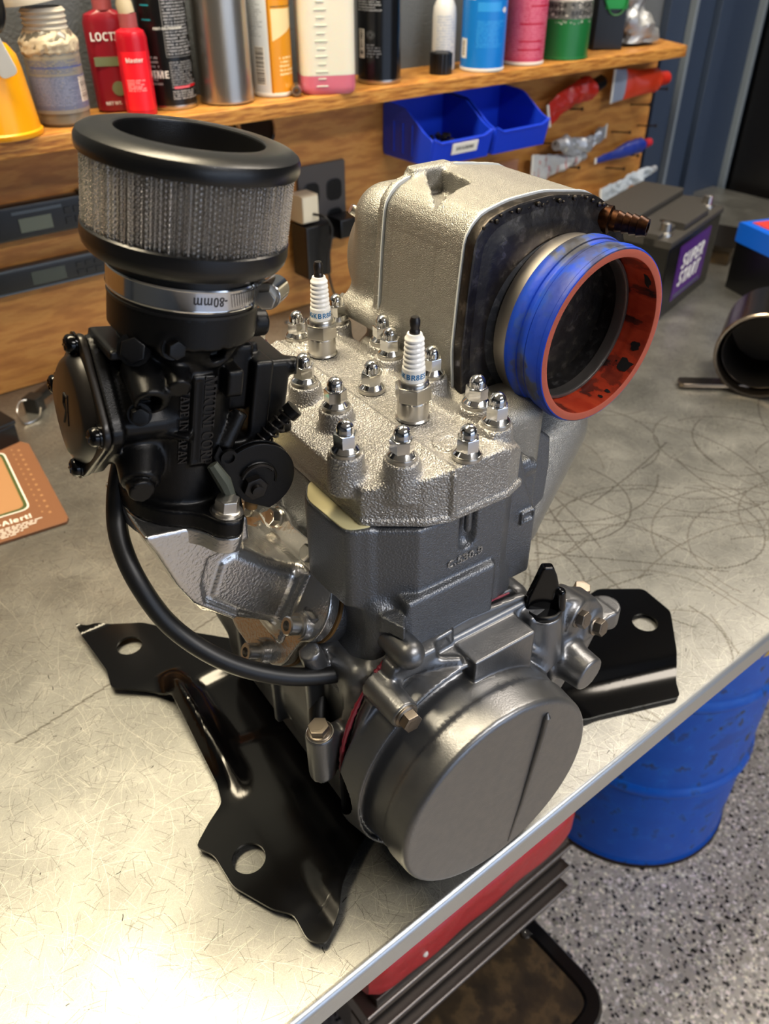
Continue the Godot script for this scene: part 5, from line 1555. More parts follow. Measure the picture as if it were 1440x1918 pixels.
func cylinder_block() -> void:
	var c := Cast.new()
	var up := Transform3D(Basis(V(1, 0, 0), V(0, 0, -1), V(0, 1, 0)), Vector3.ZERO)
	c.plate(up * move(V(0, 0, 205)), poly([-56, 84, -28, 66, 42, 66, 58, 73, 64, 98, 64, 250, 42, 278, -28, 278, -56, 258]), 92, 1.6, 0.1)
	# transfer port bulge with the pale joint face on top
	c.plate(up * move(V(0, 0, 236)), rounded(poly([-50, 80, -68, 88, -71, 132, -61, 148, -50, 150]), 6), 62.4, 1.2, 3.0)
	c.plate(up * move(V(0, 0, 236)), rounded(poly([-50, 192, -60, 194, -68, 214, -66, 252, -50, 258]), 6), 62.4, 1.2, 3.0)
	# raised lower band, slot, corner spur
	c.plate(up * move(V(0, 0, 200)), poly([-40, 60.5, 34, 60.5, 36, 80, -42, 84]), 46, 3.0, 3.0)
	c.pill(V(10.5, 302, -66), V(10.5, 272, -66), 6.4, 6.4, 1.5, true)
	c.pill(V(10.5, 302, -67), V(10.5, 281, -67), 2.6, 2.6, 1.0)
	c.plate(Transform3D(Basis(V(1, 0, 0), V(0, 0, 1), V(0, -1, 0)), V(-45, 236, -68)), poly([-9, -2, 8, 0, -3, 16]), 12, 0.8, 2.0)
	# skirt towards the crankcase and the intake side
	c.box(Transform3D(Basis(V(0, 0, 1), -0.49), V(-48, 198, -168)), V(26, 96, 170), 8.0, 6.0)
	c.span(V(-60, 150, -282), V(62, 240, -70), 12.0, 8.0)
	c.span(V(40, 232, -268), V(76, 292, -88), 5.0, 4.0)
	cast("cylinder_block", c, V(-92, 146, -292), V(82, 302, -50), 1.9, M.block_silver, engine)
	# cast-in characters
	var g := Geo.new()
	lettering(g, "C.530.9", 6.0, 1.0, Transform3D(Basis(V(0, 0, 1), 0.03), V(9, 259, -65.6)), 0.0, 1.05)
	part("cast_lettering", g, M.head_silver, engine)
	# pale joint compound squeezed out under the head
	for z in [0, -107]:
		g = Geo.new()
		g.prism(up * move(V(0, 0, 298.0)), rounded(poly([-50, 83 - z, -67, 89.5 - z, -69.5, 131 - z, -60, 146 - z, -50, 148 - z]), 6), 1.3, 0.5)
		part("joint_compound", g, M.sealant_cream, engine)
	g = Geo.new()
	g.prism(up * move(V(0, 0, 297.4)), poly([-55, 92, -24, 67, -10, 62.4, 37, 62.4, 52, 68, 60, 90, 60, 255, 40, 280, -24, 280, -55, 253]), 0.9)
	part("head_gasket", g, M.gasket_white, engine)
	# exhaust-side clamp straps at the right of the block
	c = Cast.new()
	c.plate(move(V(0, 0, -86)), poly([48, 322, 48, 214, 74, 214, 74, 264, 60, 299, 54, 322]), 17, 1.0)
	c.plate(move(V(0, 0, -100)), poly([52, 300, 62, 304, 74, 305, 81, 297, 81, 279, 85, 232, 76, 210, 52, 210]), 21, 2.5, 1.5)
	c.plate(move(V(0, 0, -122)), poly([60, 300, 88, 302, 108, 302, 119, 293, 122, 268, 121, 238, 104, 226, 60, 226]), 17, 3.0)
	c.rod(V(70, 297, -84), V(80, 297, -82), 6.0, 5.0, 0.6, 2.0)
	c.box(move(V(64, 268, -68)), V(13, 11, 5), 0.8, 1.0)
	c.box(move(V(64, 269, -65)), V(8, 5, 5), 0.4, 0.4, true)
	cast("exhaust_flange", c, V(40, 200, -126), V(130, 328, -60), 1.6, M.block_silver, engine)
	# crankcase
	c = Cast.new()
	c.span(V(-78, 22, -300), V(86, 192, -67), 14.0, 2.0)
	c.rod(V(0, 96, -300), V(0, 96, -68), 86, 86, 4.0, 6.0)
	for z in [-110.0, -170.0, -230.0]: c.span(V(-92, 60, z - 4), V(-60, 190, z + 4), 2.0, 5.0)
	c.plate(Transform3D(Basis(), V(0, 0, -80)), poly([-46, 204, -64, 189, -78, 164, -88, 134, -89, 100, -80, 58, -70, 27, -58, 14, -40, 8, 0, 5, 60, 8, 90, 60, 98, 100, 100, 150, 60, 204, 10, 207]), 12, 1.0, 3.0)
	c.rod(V(-101, 104, -76), V(-101, 150, -76), 9.5, 10.5, 1.5, 3.0)
	c.span(V(-102, 108, -82), V(-80, 146, -70), 2.0, 4.0)
	for p in [V(-84, 176, -104), V(-72, 196, -118)]: c.rod(p, p + V(-6, 22, 0), 9, 8, 1.5, 4.0)
	c.rod(V(-56, 168, -94), V(-44, 178, -94), 7, 7, 1.0, 3.0)
	cast("crankcase", c, V(-114, 6, -304), V(104, 212, -62), 2.4, M.cover_silver, engine)
	bolt(engine, V(-101, 150, -76), V(-0.12, 1, 0), 13, 6, M.bolt_steel, 9.5)

func flywheel_cover() -> void:
	var o := Node3D.new()
	o.name = "flywheel_cover"
	engine.add_child(o, true)
	var c := Cast.new()
	var outline := poly([-40, 204, -56, 196, -66, 184, -78, 162, -86, 134, -88, 100, -82, 62, -71, 32, -60, 18, -40, 9, 0, 6, 40, 9, 70, 30, 90, 62, 98, 100, 102, 140, 96, 176, 66, 200, 12, 207])
	c.plate(Transform3D(Basis(), V(0, 0, -66.5)), outline, 8.5, 2.0)
	# drum with rounded rim
	c.rod(V(0, 88.5, -62), V(0, 88.5, 0), 89, 83.4, 3.2, 9.0)
	# skirt and channel round the drum
	c.rod(V(-2, 95, -62), V(-2, 95, -40), 97, 93, 2.0, 3.0)
	c.rod(V(-2, 94, -47), V(-2, 94, -20), 90, 90, 0.5, 2.5, true)
	c.rod(V(0, 88.5, -62), V(0, 88.5, 0), 87.0, 83.4, 3.2, 5.0)
	c.span(V(-2, 196, -60), V(80, 250, -20), 0.5, 2.0, true)
	# bosses for the bolts, domed stud boss
	c.rod(V(-62, 184, -66), V(-62, 184, -31), 11.5, 10.2, 1.0, 4.0)
	c.rod(V(-60, 31, -66), V(-60, 31, -42), 11, 10, 1.0, 4.0)
	c.pill(V(-45, 213, -78), V(-45, 213, -52), 10.5, 10.5, 3.0)
	c.span(V(-58, 188, -66), V(-20, 204, -52), 3.0, 6.0)
	c.pill(V(-34, 191, -60), V(-8, 190, -46), 4.0, 3.0, 4.0)
	# square pad
	c.span(V(-2, 150, -68), V(53, 192.5, -34.5), 0.9, 2.2)
	# oil filler neck
	c.rod(V(78, 140, -52), V(77, 186, -53), 17.5, 15.2, 1.0, 8.0)
	c.span(V(48, 150, -67), V(84, 187, -58), 2.0, 6.0)
	# pump housing right of it
	c.plate(Transform3D(Basis(), V(0, 0, -67)), poly([60, 190, 98, 188, 132, 172, 142, 158, 142, 138, 134, 118, 118, 100, 94, 60, 60, 100]), 20, 2.5, 5.0)
	c.rod(V(100, 172, -66), V(108, 168, -44), 16, 15, 2.0, 6.0)
	c.rod(V(126, 146, -66), V(130, 147, -44), 13, 12, 2.0, 6.0)
	c.rod(V(100, 130, -66), V(105, 128, -20), 18, 14.5, 2.0, 9.0)
	c.span(V(86, 128, -66), V(124, 172, -48), 6.0, 8.0)
	c.rod(V(164, 120, -62), V(164, 138, -62), 12.5, 12.5, 1.2, 3.0)
	c.span(V(134, 126, -74), V(164, 138, -50), 1.0, 3.0)
	c.rod(V(132, 150, -66), V(133, 163, -66), 9.5, 8.5, 1.0, 3.0)
	c.span(V(-120, -30, -90), V(120, 1.2, 20), 0.1, 0.4, true)
	cast("casting", c, V(-96, -2, -82), V(182, 228, 4), 1.6, M.cover_silver, o)
	# tapered rib down the face
	var g := Geo.new()
	g.tube([V(36, 152, 1.0), V(35.4, 149, 2.0), V(34, 130, 1.9), V(25, 60, 1.2), V(17, 14, 0.6)], [1.0, 2.8, 2.9, 2.3, 1.6], 12)
	part("face_rib", g, M.cover_silver, o)
	# red sealant bead along the joint
	g = Geo.new()
	var bead := []
	var rr := []
	for i in outline.size():
		pass
	for q in curve([V(-30, 207, -64), V(-46, 204.5, -64.5), V(-58, 198, -65), V(-69, 185.5, -65), V(-81, 163, -65.5), V(-89.5, 134, -66), V(-91, 100, -66), V(-85, 61, -66), V(-73.5, 30, -66)], 9):
		bead.append(q); rr.append(rng.randf_range(1.0, 2.3))
	g.tube(bead, rr, 8)
	g.tube([V(-50, 200, -65), V(-54, 196, -64), V(-60, 190, -63.5), V(-62, 186, -65)], [1.5, 2.8, 2.2, 0.8], 8)
	for q in [V(-84, 64, -66), V(-73, 34, -65), V(-74, 30, -64), V(-82, 58, -64)]: g.sphere(q, rng.randf_range(1.6, 2.6), 8)
	bead = []; rr = []
	for i in 12:
		var u := i / 11.0
		bead.append(V(lerpf(2, 54, u), 207.5 - absf(u - 0.35) * 5.0, -66)); rr.append(rng.randf_range(0.7, 1.6))
	g.tube(bead, rr, 8)
	part("sealant_bead", g, M.sealant_red, o)
	# stamped number on the pad
	g = Geo.new()
	lettering(g, "E5520016 32", 5.0, 0.3, Transform3D(Basis(V(1, 0, 0), V(0, 0, -1), V(0, 1, 0)), V(24, 192.7, -60)), 0.0, 1.15)
	part("stamped_number", g, M.zinc_steel, o)
	bolt(o, V(-62, 184, -31), V(0, 0, 1), 12.5, 7, M.bolt_steel, 9.2)
	bolt(o, V(-60, 31, -42), V(0, 0, 1), 11.5, 6, M.bolt_steel, 8.4)
	bolt(o, V(108, 168, -44), V(0.2, 0.25, 1), 12, 7, M.bolt_steel, 0.0)
	bolt(o, V(131, 147, -44), V(0.2, 0.25, 1), 12, 7, M.bolt_steel, 0.0)
	bolt(o, V(133, 163, -66), V(0.1, 1, 0.2), 12, 8, M.bolt_steel, 0.0)
	# oil filler cap
	var cap := Node3D.new()
	cap.name = "oil_filler_cap"
	engine.add_child(cap)
	g = Geo.new()
	g.lathe(along(V(77, 186, -53), V(0, 1, 0)), [Vector2(0, 0), Vector2(14.4, 0), Vector2(14.8, 0.8), Vector2(14.8, 3.0), Vector2(14.0, 4.2), Vector2(12.4, 4.4), Vector2(11.6, 3.2), Vector2(0, 3.4)], 36)
	part("disc", g, M.plastic_black, cap)
	c = Cast.new()
	c.plate(Transform3D(Basis(Vector3.UP, -0.45), V(77, 186, -53)) * move(V(0, 0, -3.4)), poly([-14, 2, 14, 2, 13, 16, 10, 21, 6.5, 34, 3, 42, -5, 43, -8, 32, -13, 15]), 6.8, 1.4)
	c.pill(V(86, 190, -45), V(85.5, 204, -45.6), 4.6, 3.8, 3.0)
	cast("grip", c, V(58, 184, -76), V(98, 234, -30), 0.9, M.gloss_black, cap)

func intake() -> void:
	var o := Node3D.new()
	o.name = "intake_manifold"
	engine.add_child(o, true)
	var g := Geo.new()
	# flange, gasket
	var outline := poly([-38, 8, -24, 9, -14, 4, 14, 6, 24, 12, 36, 15, 46, 12, 53, 7, 54, 0, 50, -9, 55, -18, 58, -26, 58, -40, 52, -52, 44, -56, 40, -68, 38, -80, 28, -90, 16, -92, 4, -98, -12, -96, -30, -96, -44, -90, -66, -84, -82, -58, -80, -34, -74, -14, -58, -4])
	var soft := rounded(outline, 7, 3)
	g.prism(INT * move(V(0, 0, -8)), soft, 9.0, 1.4)
	part("flange", g, M.bright_alloy, o)
	g = Geo.new()
	g.prism(INT * move(V(0.8, -0.4, -10.6)), soft, 2.4)
	part("brown_gasket", g, M.gasket_brown, o)
	g = Geo.new()
	g.prism(INT * move(V(1.0, -0.5, -30)), Geo.shrink(soft if not Geometry2D.is_polygon_clockwise(soft) else Cast.flipped(soft), 0.6), 19.4, 2.0)
	part("block_port", g, M.block_silver, o)
	# hood: square duct off the flange that turns up to the carburettor, with a rimmed side wall
	var duct := Basis(INT.basis.z, INT.basis.y, -INT.basis.x)
	var c := Cast.new()
	c.plate(Transform3D(duct, INT * V(16, 0, 0)), poly([-4, -16, 30, -9, 52, -2, 62, 24, 128, 4, 116, -6, 94, -29, 66, -52, 42, -57, -4, -63]), 58, 6.0, 0.1)
	c.plate(Transform3D(duct, INT * V(21, 0, 0)), poly([56, 8, 64, 24, 128, 4, 116, -6, 94, -29, 78, -42, 44, -54, 40, -50, 70, -40, 78, -26, 80, -8]), 70, 1.6, 2.0)
	c.plate(Transform3D(duct, INT * V(18, 0, 0)), poly([-4, -20, 30, -13, 60, -5, 68, -12, 66, -40, 40, -50, -4, -60]), 58, 4.0, 2.0)
	c.box(Transform3D(duct, INT * V(-11, -42, 0)), V(8, 62, 76), 4.0, 9.0)
	cast("hood", c, V(-196, 176, -236), V(-44, 330, -112), 1.6, M.bright_alloy, o)
	var rows := []
	# web rib on the front of the hood and the carburettor seat
	g = Geo.new()
	var seat := rounded(poly([-34, -6, -31, 16, -20, 31, -2, 38, 6, 54, 20, 56, 26, 42, 33, 22, 36, -4, 30, -26, 18, -40, 4, -58, -12, -58, -18, -42, -30, -26]), 8, 3)
	g.prism(CAR * Transform3D(Basis(V(1, 0, 0), V(0, 0, -1), V(0, 1, 0)), V(0, -222, 0)), Cast.flipped(mirror_y(seat)), 11.0, 1.2)
	part("carburettor_seat", g, M.bright_alloy, o)
	# screws and nuts on the flange
	for p in [V(41, -45, 1), V(12, -88, 1)]:
		g = Geo.new()
		g.lathe(INT * Transform3D(Basis(V(1, 0, 0), PI / 2), p - V(0, 0, 10)), [Vector2(0, 0), Vector2(11, 0), Vector2(10, 16), Vector2(0, 16)], 28)
		part("screw_boss", g, M.bright_alloy, o)
		socket_screw(o, INT * (p + V(0, 0, 7.4)), INT.basis.z, 6.6, 8.5, M.zinc_steel)
	for p in [V(-30, 0, 1), V(20, 0, 1), V(-66, -12, 1)]:
		bolt(o, INT * p, INT.basis.z, 11, 6.5, M.zinc_steel, 7.5, "stud_nut")
	# raised eagle and name in low relief on the flange face
	g = Geo.new()
	for i in 9:
		var x := -52.0 + i * 4.6
		g.tube([INT * V(x + 8, -10 - i * 0.9, 1.0), INT * V(x + 4, -15 - i * 1.1, 1.6), INT * V(x - 2 - i * 0.4, -19 - i * 1.5, 1.0)], [0.8, 1.5, 0.5], 6)
	g.tube([INT * V(-52, -9, 1.0), INT * V(-34, -12, 1.8), INT * V(-14, -17, 1.6), INT * V(6, -26, 1.0)], [1.0, 1.8, 1.6, 0.6], 6)
	part("eagle_relief", g, M.bright_alloy, o)

func mirror_y(p: PackedVector2Array) -> PackedVector2Array:
	var o := PackedVector2Array()
	for q in p: o.append(Vector2(q.x, -q.y))
	return o

func carburettor() -> void:
	var o := Node3D.new()
	o.name = "carburettor"
	engine.add_child(o, true)
	var c := Cast.new()
	# bore, bell and base flange
	c.rod(V(0, -210, 0), V(0, -92, 0), 29, 28, 2.0)
	c.rod(V(0, -112, 0), V(0, -97, 0), 29, 37.5, 1.0, 3.0)
	c.rod(V(0, -98, 0), V(0, -79, 0), 40, 40, 1.0, 2.0)
	c.rod(V(0, -82, 0), V(0, -60, 0), 34, 34, 1.0, 2.0)
	c.plate(Transform3D(Basis(V(1, 0, 0), V(0, 0, -1), V(0, 1, 0)), V(0, -211, 0)), Cast.flipped(mirror_y(rounded(poly([-34, -6, -31, 16, -20, 31, -2, 38, 6, 54, 20, 56, 26, 42, 33, 22, 36, -4, 30, -26, 18, -40, 4, -58, -12, -58, -18, -42, -30, -26]), 8, 3))), 12, 1.2, 3.0)
	# float chamber: a diamond-shaped box on the left
	var dia := rounded(poly([-15, 0, 0, 0]), 1)
	var side := Transform3D(Basis(V(0, 0, 1), V(0, 1, 0), V(-1, 0, 0)), V(-12, 0, 0))        # polygon (front, up), depth to the left
	c.plate(side, rounded(poly([-10, -106, 30, -146, -10, -190, -52, -150]), 10, 3), 36, 1.5, 4.0)
	c.plate(side * move(V(0, 0, 30)), rounded(poly([-12, -102, 34, -148, -12, -196, -58, -151]), 12, 3), 8, 1.2, 1.0)
	c.span(V(-46, -110, -20), V(0, -104, 16), 1.2, 2.0)
	# bosses on the front of the bore
	c.rod(V(-12, -112, 18), V(-16, -119, 37), 8.0, 6.2, 0.8, 3.0)
	c.rod(V(-26, -116, 10), V(-30, -127, 34), 12.5, 9.5, 0.8, 3.0)
	c.rod(V(-30, -127, 20), V(-31, -128, 40), 6.0, 6.0, 0.4, 0.3, true)
	c.rod(V(6, -100, 16), V(6, -102, 33), 10.5, 9.5, 0.8, 3.0)
	c.rod(V(6, -102, 26), V(6, -102, 40), 4.6, 4.6, 0.3, 0.2, true)
	c.rod(V(-18, -96, 18), V(-19, -97, 32), 9, 8, 0.8, 3.0)
	c.span(V(12, -128, 18), V(22, -112, 36), 1.2, 2.0)
	c.plate(Transform3D(Basis(V(1, 0, 0), V(0, 0, 1), V(0, -1, 0)), V(0, -150, 0)), poly([-50, 0, -8, 34, -4, 30, -4, 0]), 4.0, 0.8, 2.0)
	c.span(V(-5, -172, 22), V(8, -116, 30.5), 1.0, 2.0)
	c.span(V(-3.6, -170, 29.3), V(-1.2, -118, 33), 0.3, 0.4, true)
	c.rod(V(-28, -168, 12), V(-34, -178, 30), 14, 11, 1.5, 4.0)
	c.rod(V(-34, -178, 24), V(-35, -180, 36), 7.5, 7.5, 0.6, 1.0)
	c.rod(V(18, -166, 24), V(30, -146, 20), 5.4, 4.6, 1.0, 4.0)
	# tall sensor box on the right
	c.span(V(26, -150, -18), V(40, -108, 12), 3.0, 4.0)
	c.span(V(37, -168, -34), V(50, -116, 20), 2.2, 1.5)
	c.span(V(49, -166, -30), V(64, -118, 16), 3.5, 0.6)
	c.span(V(34, -120, -30), V(46, -110, 6), 2.0, 2.0)
	c.rod(V(60, -124, 8), V(69, -123, 14), 5.6, 5.6, 1.2, 1.0)
	c.rod(V(60, -164, 12), V(69, -164, 12), 5.0, 5.0, 1.2, 1.0)
	c.rod(V(28, -97, 6), V(48, -97, 6), 8.5, 8.0, 1.0, 2.0)
	c.span(V(20, -192, 6), V(40, -166, 20), 3.0, 4.0)
	c.rod(V(38, -190, 4), V(38, -190, 24), 9, 9, 1.0, 3.0)
	cast("body", c, V(-64, -216, -64), V(74, -58, 62), 1.7, M.carb_black, o, CAR)
	# throttle pulley with cable groove, and its lever
	var pul := CAR * Transform3D(Basis(V(1, 0, 0.12), V(0, 1, 0), V(-0.12, 0, 1)).orthonormalized(), V(40, -188, 25))
	var g := Geo.new()
	var sector := PackedVector2Array()
	for i in 30: sector.append(Vector2(cos(-1.15 + i * 0.125), sin(-1.15 + i * 0.125)) * 24.5)
	sector.append_array(poly([-26, 26, -29, 18, -24, 8, -12, -10, -6, -16]))
	g.prism(pul, rounded(sector, 2.0, 2), 2.0, 0.5)
	g.prism(pul * move(V(0, 0, 5)), sector, 1.8, 0.5)
	var inner := PackedVector2Array()
	for i in 30: inner.append(Vector2(cos(-1.15 + i * 0.125), sin(-1.15 + i * 0.125)) * 21.5)
	inner.append_array(poly([-14, 14, -12, -6]))
	g.prism(pul * move(V(0, 0, 1.5)), inner, 4.0)
	g.tube(arc3(pul, 12.0, -0.2, 2.2, 7.0, 12), 0.8, 6)
	g.lathe(pul * Transform3D(Basis(V(1, 0, 0), PI / 2), V(-20, 18, 6)), [Vector2(0, 0), Vector2(5.2, 0), Vector2(5.2, 3), Vector2(3.4, 3), Vector2(3.4, 1.2), Vector2(0, 1.2)], 20)
	part("throttle_pulley", g, M.carb_black, o)
	g = Geo.new()
	g.prism(pul * move(V(-2, -4, 6)), ngon(6, 8.0, 0.3), 6.0, 0.8, true)
	g.lathe(pul * Transform3D(Basis(V(1, 0, 0), PI / 2), V(-2, -4, 11)), [Vector2(0, 0), Vector2(4.0, 0), Vector2(3.6, 4), Vector2(0, 4.4)], 18)
	part("shaft_nut", g, M.cover_black, o)
	g = Geo.new()
	g.tube(arc3(pul, 11.0, 0.7, 2.9, 9.0, 14), 1.1, 7)
	part("return_spring", g, M.cover_black, o)
	# idle screw with spring
	g = Geo.new()
	var axis0 := CAR * V(42, -172, 20)
	var axis1 := CAR * V(60, -148, 26)
	var coil := []
	for i in 61:
		var u := i / 60.0
		var d := (axis1 - axis0).normalized()
		var s := d.cross(V(0, 0, 1)).normalized()
		coil.append(axis0.lerp(axis1, u) + (s * cos(u * TAU * 6) + d.cross(s) * sin(u * TAU * 6)) * 5.0)
	g.tube(coil, 0.9, 6)
	part("idle_spring", g, M.cover_black, o)
	g = Geo.new()
	g.lathe(along(axis0, axis1 - axis0), [Vector2(0, -4), Vector2(3.4, -4), Vector2(3.4, 30), Vector2(5.8, 30), Vector2(5.8, 35), Vector2(0, 36)], 18)
	part("idle_screw", g, M.carb_black, o)
	# scuffed bare-metal cable end
	g = Geo.new()
	g.tube([CAR * V(8, -172, 32), CAR * V(14, -182, 37), CAR * V(20, -196, 38)], [3.5, 4.6, 3.2], 8)
	part("worn_cable_end", g, mat("worn_green", "4d5148", 0.6, 0.4), o)
	# brown o-ring fitting
	g = Geo.new()
	g.lathe(along(CAR * V(40, -206, 26), CAR.basis.y), [Vector2(0, -6), Vector2(4, -6), Vector2(4.6, 0), Vector2(4, 5), Vector2(0, 5)], 16)
	part("rubber_grommet", g, M.gasket_brown, o)
	# cover of the float chamber with its four screws and domed middle
	var cov := CAR * side * move(V(0, 0, 38))
	g = Geo.new()
	g.prism(cov, rounded(poly([-12, -101, 35, -148, -12, -197, -59, -151]), 12, 4), 4.0, 1.2)
	part("float_cover", g, M.cover_black, o)
	g = Geo.new()
	var rows := []
	for q in [[1.0, 3.6], [0.96, 6.0], [0.88, 9.0], [0.78, 10.6], [0.4, 11.4], [0.05, 11.6]]:
		var row := PackedVector3Array()
		for i in 60:
			var a := TAU * i / 60
			var ca := cos(a)
			var sa := sin(a)
			var r: float = 34.0 * pow(pow(absf(ca), 1.55) + pow(absf(sa), 1.55), -1.0 / 1.55) * q[0]
			row.append(cov * V(-12 + ca * r * 0.98, -149 + sa * r, q[1]))
		rows.append(row)
	g.rings(rows)
	part("cover_dome", g, M.cover_black, o)
	g = Geo.new()
	g.tube([cov * V(-8, -140, 11.2), cov * V(-12, -139, 11.6), cov * V(-13, -145, 11.6), cov * V(-9, -148, 11.4), cov * V(-13, -157, 11.4)], 0.9, 6)
	g.tube([cov * V(-7, -138, 11.2), cov * V(-6, -156, 11.2)], 0.9, 6)
	part("maker_monogram", g, M.cover_black, o)
	for p in [V(-15, -112, 4), V(-49, -151, 4), V(22, -149, 4), V(-12, -187, 4)]:
		var s := Node3D.new()
		s.name = "cover_screw"
		o.add_child(s, true)
		g = Geo.new()
		g.lathe(cov * Transform3D(Basis(V(1, 0, 0), PI / 2), p), [Vector2(0, 0), Vector2(6.8, 0), Vector2(6.8, 1.2), Vector2(5.6, 1.4), Vector2(5.6, 3.2), Vector2(5.0, 4.6), Vector2(3.6, 5.6), Vector2(0, 6.0)], 24)
		for a in [0.4, 0.4 + PI / 2]: g.box(cov * move(p + V(0, 0, 5.8)) * Transform3D(Basis(V(0, 0, 1), a), Vector3.ZERO), V(6.0, 1.2, 0.8), 0.2)
		s.free()
		part("cover_screw", g, M.gloss_black, o)
	# hex plug, small bolt and lettering on the front
	for q in [[V(-34, -103, 18), 12.0, V(-0.5, 0.4, 1)], [V(-19, -97, 32), 9.0, V(0, 0.1, 1)], [V(-34, -136, 27), 9.0, V(-0.3, 0.2, 1)]]:
		g = Geo.new()
		g.lathe(along(CAR * q[0], CAR.basis * q[2]), [Vector2(0, 0), Vector2(q[1] * 0.72, 0), Vector2(q[1] * 0.72, 1.5), Vector2(0, 1.5)], 24)
		hexagon(g, face(CAR * (q[0] + q[2].normalized()), CAR.basis * q[2]), q[1], 6.0, 1.0)
		part("hex_plug", g, M.carb_black, o)
	g = Geo.new()
	lettering(g, "MIKUNI CORP", 6.6, 1.0, CAR * Transform3D(Basis(V(0, -1, 0), V(1, 0, 0), V(0, 0, 1)), V(4.2, -144, 30.6)), 0.0, 0.86, true)
	lettering(g, "MADE IN JAPAN", 5.0, 1.0, CAR * Transform3D(Basis(V(0, -1, 0), V(1, 0, 0), V(0, 0, 1)), V(-9.5, -146, 28.4)), 0.0, 0.86, true)
	part("cast_lettering", g, M.cover_black, o)
	# flange nut in front
	bolt(o, CAR * V(14, -198.5, 43), CAR.basis.y, 13, 8, M.zinc_steel, 10.0, "flange_nut")

func arc3(t: Transform3D, r: float, a0: float, a1: float, z: float, n: int) -> Array:
	var o := []
	for i in n + 1:
		var a := lerpf(a0, a1, float(i) / n)
		o.append(t * V(cos(a) * r, sin(a) * r, z))
	return o

